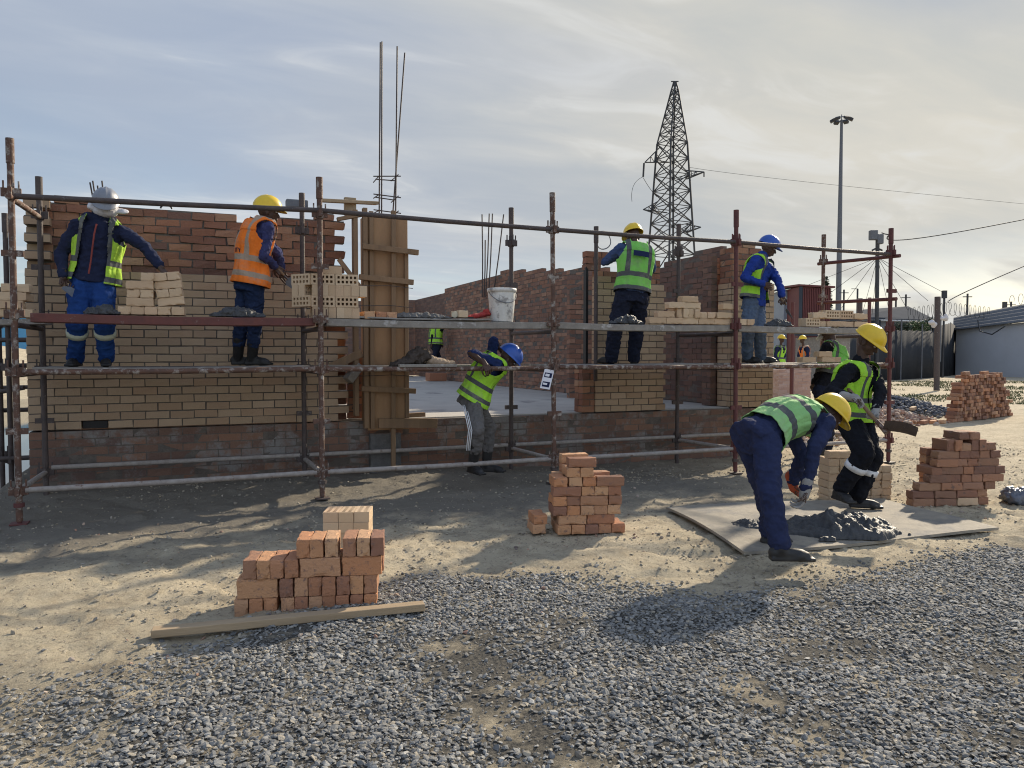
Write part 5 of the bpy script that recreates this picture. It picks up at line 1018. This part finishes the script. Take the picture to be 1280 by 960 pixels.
p = person('stooping man in green vest half hidden behind the man with the shovel', 10.4, (1031, 487), (1043, 433, .1), (-.55, -.1, .7), (1036, 417, .2), (-.6, -.5, .5),
    {'L': ((1026, 462, 1), (1018, 480, 1)), 'R': ((1050, 466, 1), (1044, 486, 1))}, {'L': ((1026, 528, 1), (1026, 562, 1), (-.8, 0, .3)), 'R': ((1036, 528, 1), (1034, 563, 1), (-.7, 0, .5))},
    dict(jacket='black_cloth', trousers='dark_trouser', hat='hat_white', vest='vest_green', vhem=.30))
for lab, dep, px, f, vest, tr in (('distant man in lime vest and yellow hard hat facing the building end', 26., 975, (.5, 0, -.8), 'vest_lime', 'dark_trouser'), ('distant man in orange vest and yellow hard hat facing left', 27., 1004, (-.9, 0, -.3), 'vest_orange', 'work_blue')):
    k = 26. / dep; y = lambda v: 442 + (v - 442) * k
    person(lab, dep, (px, y(455)), (px + 1, y(433)), f, (px + (2 if px < 990 else -1), y(424)), f, {'L': ((px + 6, y(445), -1), (px - 1, y(450), -1)), 'R': ((px - 6, y(445), -1), (px - 2, y(451), -1))}, {'L': ((px + 2, y(474)), (px + 3, y(490)), f), 'R': ((px - 2, y(474)), (px - 2, y(490)), f)},
        dict(jacket='navy_cloth', trousers=tr, hat='hat_yellow', vest=vest, vhem=-.05, bands='reflective'), lo=True)
person('man in lime vest walking inside the shell below the scaffold board', 21.5, (545, 430), (546, 409), (.6, 0, .8), (547, 400), (.6, 0, .8), {'L': ((550, 419), (552, 428)), 'R': ((541, 419), (540, 428))}, {'L': ((548, 446), (549, 461), (.6, 0, .8)), 'R': ((543, 446), (544, 461), (.6, 0, .8))},
    dict(jacket='black_cloth', trousers='dark_trouser', vest='vest_lime', vhem=-.02, bands='white_band', hat='hat_white'), lo=True)
ps = dp(545, 470, 21.5)
o = bevel(MB().box((ps.x, ps.y, .80), (.5, .4, .22)).obj('brick_pallet', 'stock_brick'), .01, 1); tag(o, 'low block under the feet of the man inside the shell', 'block')

# ------------------------------------------------------------------ beyond the site
def lattice(a, b, w0, w1, n, mb, r, fr=(Vector((1, 0, 0)), Vector((0, 1, 0)))):
    """four-legged lattice from a to b, half widths w0 -> w1"""
    a, b = Vector(a), Vector(b); cs = []
    for i in range(n + 1):
        t = i / n; c = a.lerp(b, t); w = w0 + (w1 - w0) * t; cs.append([c + fr[0] * sx * w + fr[1] * sy * w for sx, sy in ((-1, -1), (1, -1), (1, 1), (-1, 1))])
    for k in range(4): mb.tube([c[k] for c in cs], r * 1.5, 5)
    for i in range(n):
        for k in range(4):
            mb.tube([cs[i][k], cs[i + 1][(k + 1) % 4]], r * .8, 4, caps=False); mb.tube([cs[i][(k + 1) % 4], cs[i + 1][k]], r * .8, 4, caps=False); mb.tube([cs[i + 1][k], cs[i + 1][(k + 1) % 4]], r * .7, 4, caps=False)
DPY = 105.
def pt(px, py, dep=DPY): return dp(px, py, dep)
py = thing('pylon', 'dark lattice steel power pylon with one arm on each side rising behind the building', 'pylon', (pt(838, 440).x, pt(838, 440).y, 0))
sc1 = DPY / FPX; fx = (RV * math.cos(.5) + AV * math.sin(.5)); fy = (-RV * math.sin(.5) + AV * math.cos(.5)); FRM = (fx, fy)
cb = Vector(py.location); zz = lambda v: EYE + (442 - v) * sc1 * .986
mb = MB(); lattice(cb, cb + ZV * zz(318), 3.4, 2.2, 3, mb, .10, FRM); lattice(cb + ZV * zz(318), cb + ZV * zz(178), 2.2, 1.42, 7, mb, .095, FRM); mb.obj('mast', 'pylon_steel', py)
mb = MB(); lattice(cb + ZV * zz(178), cb + ZV * zz(112) + RV * .3, 1.42, .32, 6, mb, .075, FRM); lattice(cb + ZV * zz(112) + RV * .3, cb + ZV * zz(103) + RV * .3, .32, .12, 1, mb, .07, FRM); mb.box(cb + ZV * zz(102) + RV * .3, (1.0, .12, .12), -YAW); mb.obj('peak', 'pylon_steel', py)
def arm(tip, r0, r1, r2):
    mb = MB(); tip = Vector(tip)
    for q in (r0, r1, r2): mb.tube([q, tip], .09, 4)
    for t in (.3, .6):
        a, b, c = (q.lerp(tip, t) for q in (r0, r1, r2)); mb.tube([a, b], .05, 4); mb.tube([b, c], .05, 4); mb.tube([a, c], .05, 4)
    mb.tube([r0.lerp(tip, .3), r1], .05, 4); mb.tube([r0.lerp(tip, .6), r1.lerp(tip, .3)], .05, 4)
    mb.obj('cross_arm', 'pylon_steel', py)
arm(pt(806, 203), pt(825, 184), pt(823, 203, DPY - 1), pt(836, 203, DPY + 2)); arm(pt(880, 215), pt(857, 213), pt(846, 225, DPY - 2), pt(858, 224, DPY + 1)); arm(pt(804, 262), pt(822, 252), pt(822, 268, DPY - 1), pt(834, 266, DPY + 2)); arm(pt(876, 284), pt(857, 280), pt(846, 293, DPY - 2), pt(858, 291, DPY + 1))
mb = MB(); mb.tube([pt(805, 204), pt(804, 221)], .13, 8); mb.obj('insulator', 'pylon_steel', py); mb = MB(); mb.tube([pt(880, 215), pt(880, 221)], .09, 8); mb.obj('insulator', 'pylon_steel', py)
def wire(label, pts, r, name='power_line', mat='pylon_steel', smooth=True):
    P_ = [Vector(p) for p in pts]
    if len(P_) == 3:                                              # sagging span through the middle point
        a, m, b = P_; P_ = [a * (2 * t * t - 3 * t + 1) + m * (4 * t - 4 * t * t) + b * (2 * t * t - t) for t in np.linspace(0, 1, 24)]
    mb = MB(); mb.tube(P_, r, 4, caps=False); o = mb.obj(name, mat); return tag(o, label, 'cable', 'overhead cables')
wire('thin power line running from the pylon to the right edge of the sky', [pt(861, 209), pt(1070, 234, 118), pt(1420, 268, 140)], .026)
wire('drooping loop of thin wire below the left arm of the pylon', [pt(804, 221), pt(792, 232), pt(790, 252)], .035); wire('thin wire from the left pylon insulator down to its mast', [pt(804, 222), pt(812, 235), pt(821, 246)], .035)
# floodlight mast
DM = 85.; mt = thing('floodlight_mast', 'tall grey floodlight mast with a ring of lamps at its top', 'mast', (dp(1047, 440, DM).x, dp(1047, 440, DM).y, 0)); b0 = Vector(mt.location); top_ = dp(1052, 150, DM)
mb = MB(); mb.tube([b0, b0.lerp(top_, .5), top_], [.36, .27, .15], 10); mb.obj('pole', 'galvanised', mt)
mb = MB(); mb.tube([top_ + Vector((.9 * math.cos(t), .9 * math.sin(t), .1)) for t in np.linspace(0, 6.3, 13)], .06, 5); mb.tube([top_, top_ + ZV * .6], .05, 5); mb.obj('lamp_ring', 'galvanised', mt)
for k in range(6): a_ = k * 1.047 + .3; mb = MB(); mb.box(top_ + Vector((.95 * math.cos(a_), .95 * math.sin(a_), .0)), (.45, .5, .28), Matrix.Rotation(a_, 3, 'Z') @ Matrix.Rotation(.5, 3, 'Y')); mb.obj('floodlight', 'pylon_steel', mt)
# guyed mast with two grey boxes
DG = 40.; gm_ = thing('antenna_mast', 'dark slim mast with two grey boxes on top behind the right end of the scaffold', 'mast', (dp(1096, 440, DG).x, dp(1096, 440, DG).y, 0)); b0 = Vector(gm_.location); top_ = dp(1097, 296, DG)
mb = MB(); mb.tube([b0, top_], .10, 8); mb.obj('pole', 'pylon_steel', gm_)
for px, pyy, w, h in ((1091.5, 294, 9, 12), (1099.5, 299, 7.5, 12)): mb = MB(); mb.box(dp(px, pyy, DG), (w * DG / FPX, .3, h * DG / FPX), -YAW); bevel(mb.obj('equipment_box', 'galvanised', gm_), .03)
mb = MB(); mb.tube([dp(1090, 313, DG), dp(1096, 310, DG), dp(1103, 313, DG)], .05, 6); mb.tube([dp(1102, 291, DG), dp(1106, 292.5, DG), dp(1114, 294, DG)], .03, 5); mb.obj('bracket', 'pylon_steel', gm_)
for k, (px, pyy) in enumerate(((1008, 357), (1030, 372), (1052, 385), (1078, 392), (1090, 394), (1112, 392), (1135, 388), (1160, 376), (1180, 366))): 
    mb = MB(); mb.tube([dp(1097, 322, DG), dp(px, pyy, DG + 6)], .014, 3, caps=False); mb.obj('guy_wire', 'pylon_steel', gm_)
wire('dark cable from the boxed mast rising to the right edge', [dp(1112, 293.5, DG), dp(1180, 293, DG + 5), dp(1420, 245, DG + 10)], .035, 'cable'); wire('thin slanting cable from the fence pole up to the right edge', [dp(1186, 378, 46), dp(1240, 350, 48), dp(1420, 275, 52)], .03, 'cable')
# telegraph poles and street lamps far away
for k, (px, t, d, lab) in enumerate(((1180.5, 364, 46, 'stout dark pole with a bundle of fittings behind the fence post'), (1209.5, 367, 70, 'thin far pole with a short cross piece above the corrugated roof'), (1132.5, 368, 90, 'thin far pole left of the leaning fence post'), (1256, 378, 75, 'far pole with a round dark box at the right'), (1264, 377, 80, 'rightmost thin far pole'), (1055, 362, 80, 'thin far pole close to the floodlight mast'), (1072, 361, 85, 'far street lamp beside the scaffold post'), (1120, 372, 90, 'small far street lamp right of the last scaffold standard'))):
    q = dp(px, t, d); t_ = thing('utility_pole', lab, 'pole', (q.x, q.y, 0), 'distant poles'); mb = MB(); mb.tube([(q.x, q.y, 0), tuple(q)], .0011 * d + .015, 6); mb.obj('pole', 'pylon_steel', t_)
    mb = MB(); c = q - ZV * .25 * d / 60
    if k in (0, 3): mb.box(c, (.0052 * d, .2, .010 * d), -YAW)
    elif k in (6, 7): mb.bar(q, q - RV * .008 * d, .06, .06)
    else: mb.bar(c - RV * .006 * d, c + RV * .006 * d, .06, .08)
    mb.obj('fitting' if k in (0, 3) else 'arm', 'pylon_steel', t_)
# grey rendered wall with corrugated roofing
def panel(mb, q, th=.3):
    q = [Vector(p) for p in q]; n_ = (q[1] - q[0]).cross(q[3] - q[0]).normalized() * th; vs = q + [p + n_ for p in q]; mb.add(vs, [(3, 2, 1, 0), (4, 5, 6, 7), (0, 1, 5, 4), (1, 2, 6, 5), (2, 3, 7, 6), (3, 0, 4, 7)])
sh = thing('grey_building', 'long grey rendered building with a blue grey corrugated sheet roof at the right', 'building', tuple(dp(1240, 467, 50)))
a = dp(1194, 466, 52); b = dp(1420, 472, 40); a.z = b.z = -.1; ha = dp(1196, 412, 52).z; hb = dp(1420, 388, 40).z
mb = MB(); panel(mb, [a, b, Vector((b.x, b.y, hb)), Vector((a.x, a.y, ha))], -.3); mb.obj('wall', 'render_wall', sh)
mb = MB(); cc = dp(1186, 455, 60); cc.z = -.1; panel(mb, [cc, a, Vector((a.x, a.y, ha)), Vector((cc.x, cc.y, ha))], -.3); mb.obj('end_wall', 'render_wall', sh)
mb = MB(); nn_ = 260; e0, e1 = dp(1191, 412.5, 51.6), dp(1424, 384, 39.6); r0, r1 = dp(1192, 397, 56), dp(1424, 352, 44); vs = []
dirr = (e1 - e0); upr = (r0 - e0)
for i in range(nn_ + 1):
    t = i / nn_; e = e0.lerp(e1, t); r = r0.lerp(r1, t)
    vs += [e, r]
# corrugations run along the slope seen here as horizontal ribs
mb2 = MB(); K = 36; rows_ = []
for j in range(K + 1):
    t = j / K; bmp = .09 * math.sin(t * 5 * 2 * math.pi); rows_.append([e0.lerp(r0, t) + ZV * bmp, e1.lerp(r1, t) + ZV * bmp])
vs = [p for r in rows_ for p in r]; mb2.add(vs, [(2 * j, 2 * j + 1, 2 * j + 3, 2 * j + 2) for j in range(K)], 0, 0, True); o = mb2.obj('roof', 'corrugated', sh); so = o.modifiers.new('thick', 'SOLIDIFY'); so.thickness = .06
mb = MB(); mb.tube([dp(1222, 400, 49), dp(1225, 414, 48.6), dp(1240, 418, 48), dp(1256, 408, 47)], .04, 5); mb.obj('loose_cable', 'pylon_steel', sh)
# razor wire along the boundary
rz = thing('razor_wire', 'coiled razor wire along the top of the dark fence and the corrugated roof', 'razor wire', tuple(dp(1170, 392, 46)))
for (xa, ya, da), (xb, yb, db), n_ in (((1135, 394, 44), (1186, 386, 48), 9), ((1186, 386, 48), (1240, 392, 52), 9), ((1262, 378, 48), (1420, 352, 40), 12)):
    A_, B_ = dp(xa, ya, da), dp(xb, yb, db); pts = []
    for i in range(n_ * 12 + 1): t = i / (n_ * 12); c = A_.lerp(B_, t); ph = 2 * math.pi * i / 12; r = .42; pts.append(c + ZV * r * math.sin(ph) + (B_ - A_).normalized() * r * .8 * math.cos(ph))
    mb = MB(); mb.tube(pts, .014, 3, caps=False); mb.obj('coil', 'pylon_steel', rz)
# dark shade-net fence with its posts
fn = thing('net_fence', 'dark shade net fence between the scaffold and the grey building', 'fence', tuple(dp(1140, 468, 44)))
for (xa, da), (xb, db), t0, t1 in (((1040, 38), (1118, 42), 414, 413), ((1118, 42), (1166, 46), 413, 414), ((1166, 46), (1187, 50), 409, 404), ((1187, 50), (1196, 54), 403, 410)):
    a, b = dp(xa, 466, da), dp(xb, 466, db); a.z = b.z = -.05; h0, h1 = dp(xa, t0, da).z, dp(xb, t1, db).z; mb = MB(); n_ = 16; vs = []
    for i in range(n_ + 1):
        t = i / n_; c = a.lerp(b, t); w = .02 * math.sin(i * 1.7); vs += [c + AV * w, Vector((c.x, c.y, h0 + (h1 - h0) * t + .03 * math.sin(i * 2.3))) + AV * w * .5]
    mb.add(vs, [(2 * i, 2 * i + 2, 2 * i + 3, 2 * i + 1) for i in range(n_)], 0, 0, True); o = mb.obj('net', 'shade_net', fn); so = o.modifiers.new('thick', 'SOLIDIFY'); so.thickness = .03
for px, d, t in ((1127, 42, 400), (1056, 38, 408), (1153, 44, 405)): q = dp(px, t, d); mb = MB(); mb.tube([(q.x, q.y, 0), tuple(q)], .045, 6); mb.obj('post', 'galvanised', fn)
q = dp(1172, 371, 30); q2 = dp(1171, 473, 30); ps_ = thing('fence_post', 'thick dark leaning steel post with rags snagged on it in front of the net fence', 'post', (q2.x, q2.y, 0)); mb = MB(); mb.tube([(q2.x, q2.y, 0), tuple(q)], .11, 10); mb.obj('post', 'dark_pipe', ps_)
mb = MB(); mb.tube([dp(1175.5, 395, 30), dp(1174.5, 452, 30)], .05, 6); mb.obj('pipe', 'galvanised', ps_)
r_ = MB(); [r_.ell(dp(x_, y_, 30.), a_ * .03, .12, b_ * .03) for x_, y_, a_, b_ in ((1165, 403, 4, 3), (1176, 398, 4, 3), (1182, 397, 2.5, 5), (1168, 406, 2, 4))]
me = blob(r_, .03, 1, [(.12, .2)]); me.transform(Matrix.Translation(-ps_.location)); link('rag', me, 'white_cloth', ps_)
# sheds, container, roofs
def shed(name, label, x0, x1, base_, t0, t1, dep, mat, roofm=None, depth=4., cat='shed', d2=None):
    d2 = d2 or dep; a, b = dp(x0, base_, dep), dp(x1, base_, d2); a.z = b.z = 0; h0, h1 = dp(x0, t0, dep).z, dp(x1, t1, d2).z; t = thing(name, label, cat, tuple((a + b) / 2)); bk = AV * depth
    mb = MB(); A0, B0 = a, b; vs = [A0, B0, B0 + bk, A0 + bk, A0 + ZV * h0, B0 + ZV * h1, B0 + bk + ZV * h1, A0 + bk + ZV * h0]; mb.add(vs, [(0, 1, 5, 4), (1, 2, 6, 5), (2, 3, 7, 6), (3, 0, 4, 7), (0, 3, 2, 1)]); mb.obj('wall', mat, t)
    mb = MB(); ov = .18; vs = [A0 - RV * ov - AV * ov + ZV * (h0 + .02), B0 + RV * ov - AV * ov + ZV * (h1 + .02), B0 + RV * ov + bk + ZV * (h1 + .12), A0 - RV * ov + bk + ZV * (h0 + .12)]; vs += [v + ZV * .1 for v in vs]; mb.add(vs, [(3, 2, 1, 0), (4, 5, 6, 7), (0, 1, 5, 4), (1, 2, 6, 5), (2, 3, 7, 6), (3, 0, 4, 7)]); mb.obj('roof', roofm or 'roof_dark', t)
    return t, a, b, h0, h1
t, a, b, h0, h1 = shed('sheet_shed', 'pale blue grey sheet metal shed left of the red container', 979, 999, 440, 364, 358.5, 44, 'blue_grey_sheet')
t, a, b, h0, h1 = shed('shipping_container', 'dark red shipping container standing behind the yellow bricks on the deck', 999.5, 1037, 440, 358.5, 361, 42, 'container_red', 'container_red', 2.5, 'container')
for k in range(17): c = a.lerp(b, (k + .5) / 17); mb = MB(); mb.box((c.x - AV.x * .03, c.y - AV.y * .03, h0 / 2 + .05), (.055, .06, h0 - .3), -YAW); mb.obj('rib', 'container_red', t)
mb = MB(); mb.box(a - AV * .05 + ZV * h0 * .5, (.14, .14, h0), -YAW); mb.obj('corner_post', 'roof_dark', t)
t, a, b, *_ = shed('house', 'low house with a dark blue grey roof behind the shade net fence', 1062, 1168, 440, 398, 401, 58, 'grey_paint', depth=6)
e = [dp(1060, 399, 57.5), dp(1170, 401, 57.5), dp(1135, 384, 61), dp(1080, 388, 61)]; mb = MB(); panel(mb, e, .08); mb.obj('roof', 'roof_dark', t); mb = MB(); mb.tube([dp(1060, 399.5, 57.3), dp(1166, 402, 57.3)], .07, 5); mb.obj('gutter', 'white_plastic', t)
shed('house', 'small grey house just right of the red container', 1037, 1058, 440, 388, 391, 75, 'grey_paint', 'blue_grey_sheet', 6, 'house'); shed('shack', 'dark low shack below the guyed mast', 1040, 1100, 460, 402, 400, 47, 'roof_dark', 'roof_dark', 3, 'shack')
shed('shack', 'grey plank shack behind the stooping man with the white hat', 1026, 1062, 470, 421, 421, 33, 'grey_timber', 'roof_dark', 3, 'shack')
t, *_ = shed('site_hut', 'pale blue site hut far behind the left end of the scaffold', -60, 38, 418, 394, 395, 60, 'blue_tarp', 'blue_grey_sheet', 4, 'hut')
# second scaffold bay seen past the right end
for px, t0, d, lab in ((1075, 373, 17, 'dark upright post standing behind the right end of the deck'), (1087, 372, 18, 'rust red upright post right of the dark one behind the deck')):
    q = dp(px, t0, d); mb = MB(); mb.tube([(q.x, q.y, 0), tuple(q)], .055 if px == 1075 else .04, 8); o = mb.obj('post', 'dark_pipe' if px == 1075 else 'red_pipe'); tag(o, lab, 'post')
q = dp(991, 378, 16); mb = MB(); mb.tube([(q.x, q.y, 0), tuple(q)], .04, 8); o = mb.obj('post', 'red_pipe'); tag(o, 'red brown post end rising behind the trowel of the man in blue', 'post')
# wrapped brick pallet by the end of the building
q = gp(984, 503); pl = thing('brick_pallet', 'pallet of pinkish bricks wrapped in plastic film at the end of the building', 'pallet', (q.x, q.y, 0))
s_ = 1.45 / (503 - 442); mb = MB(); pr_ = -YAW + .1; px_ = Vector((math.cos(pr_), math.sin(pr_), 0)); py_ = Vector((-math.sin(pr_), math.cos(pr_), 0)); pc_ = Vector((q.x, q.y, 0))
for sgn, dd, oo in ((1, px_, -px_ * .48 - py_ * .48), (1, py_, px_ * .48 - py_ * .48), (1, -px_, px_ * .48 + py_ * .48), (1, -py_, -px_ * .48 + py_ * .48)): bricks_run(mb, pc_ + oo + ZV * .145, dd, .96, .145, 10 if dd is not py_ else 11, jit=.006, rough_set=.006)
mb.obj('wrapped_bricks', ['wrap_brick', 'wrap_plastic'], pl)
mb = MB(); [mb.box((q.x + RV.x * k, q.y + RV.y * k, .07), (.1, .95, .1), -YAW + .1) for k in (-.4, 0, .4)]; mb.box((q.x, q.y, .132), (.98, .98, .022), -YAW + .1); mb.obj('pallet_base', 'grey_timber', pl)
# trees, hedge, weeds
def foliage(mb, c, rx, ry, rz, n, s, g, taper=0):
    for _ in range(n):
        v = Vector((g.gauss(0, 1), g.gauss(0, 1), g.gauss(0, 1))).normalized() * (g.random() ** .45)
        if taper: f = 1 - taper * (v.z + 1) / 2; v.x *= f; v.y *= f
        p = Vector(c) + Vector((v.x * rx, v.y * ry, v.z * rz)); d = Vector((g.gauss(0, 1), g.gauss(0, 1), g.gauss(0, .7))).normalized(); e = d.orthogonal().normalized(); k = s * g.uniform(.5, 1.3)
        mb.add([p - d * k, p + e * k * .45, p + d * k, p - e * k * .45], [(0, 1, 2, 3)])
gt = random.Random(12)
q = dp(1032, 400, 52); tr = thing('conifer_tree', 'slim dark conifer tree rising between the red container and the floodlight mast', 'tree', (q.x, q.y, 0)); mb = MB(); mb.tube([(q.x, q.y, 0), (q.x, q.y, 2.5), (q.x, q.y, 6.4)], [.14, .1, .03], 7); mb.obj('trunk', 'bark', tr)
mb = MB(); foliage(mb, (q.x, q.y, 4.4), .75, .75, 2.3, 1500, .16, gt, .75); mb.obj('crown', 'dark_leaf', tr)
for px, pyy, dep, rx, rz, n, lab, mt_ in ((1146, 409, 47.5, 1.05, .42, 900, 'bright green climbing bush spilling over the shade net fence', 'leaf'), (1126, 410, 46, .85, .40, 600, 'darker green bush over the net fence beside the last standard', 'dark_leaf'), (1163, 406, 49, .55, .5, 400, 'small dark bush next to the leaning fence post', 'dark_leaf')):
    c = dp(px, pyy, dep); tr = thing('bush', lab, 'bush', (c.x, c.y, 0)); mb = MB(); [mb.tube([(c.x, c.y + .1 * k, 0), (c.x + .25 * k, c.y, c.z)], .03, 5) for k in (-1, 0, 1)]; mb.obj('stem', 'bark', tr); mb = MB(); foliage(mb, c, rx, .5, rz, n, .11, gt); mb.obj('crown', mt_, tr)
mb = MB()
for _ in range(9000):
    px = gt.uniform(1090, 1300); d = gt.uniform(22, 40) if px > 1110 else gt.uniform(18, 36); q = dp(px, 470, d); x, y = q.x, q.y
    if fbm(np.array([x]), np.array([y]), .5, 3, 77)[0] < .0: continue
    z = gz(x, y); h = gt.uniform(.03, .10); a = gt.uniform(0, 6.3); w = .02; lean = Vector((gt.uniform(-.06, .06), gt.uniform(-.06, .06), h)); p = Vector((x, y, z)); s = Vector((math.cos(a) * w, math.sin(a) * w, 0)); mb.add([p - s, p + s, p + lean], [(0, 1, 2)])
o = link('grass', mb.mesh('grass'), 'grass_leaf'); o['kind'] = 'stuff'
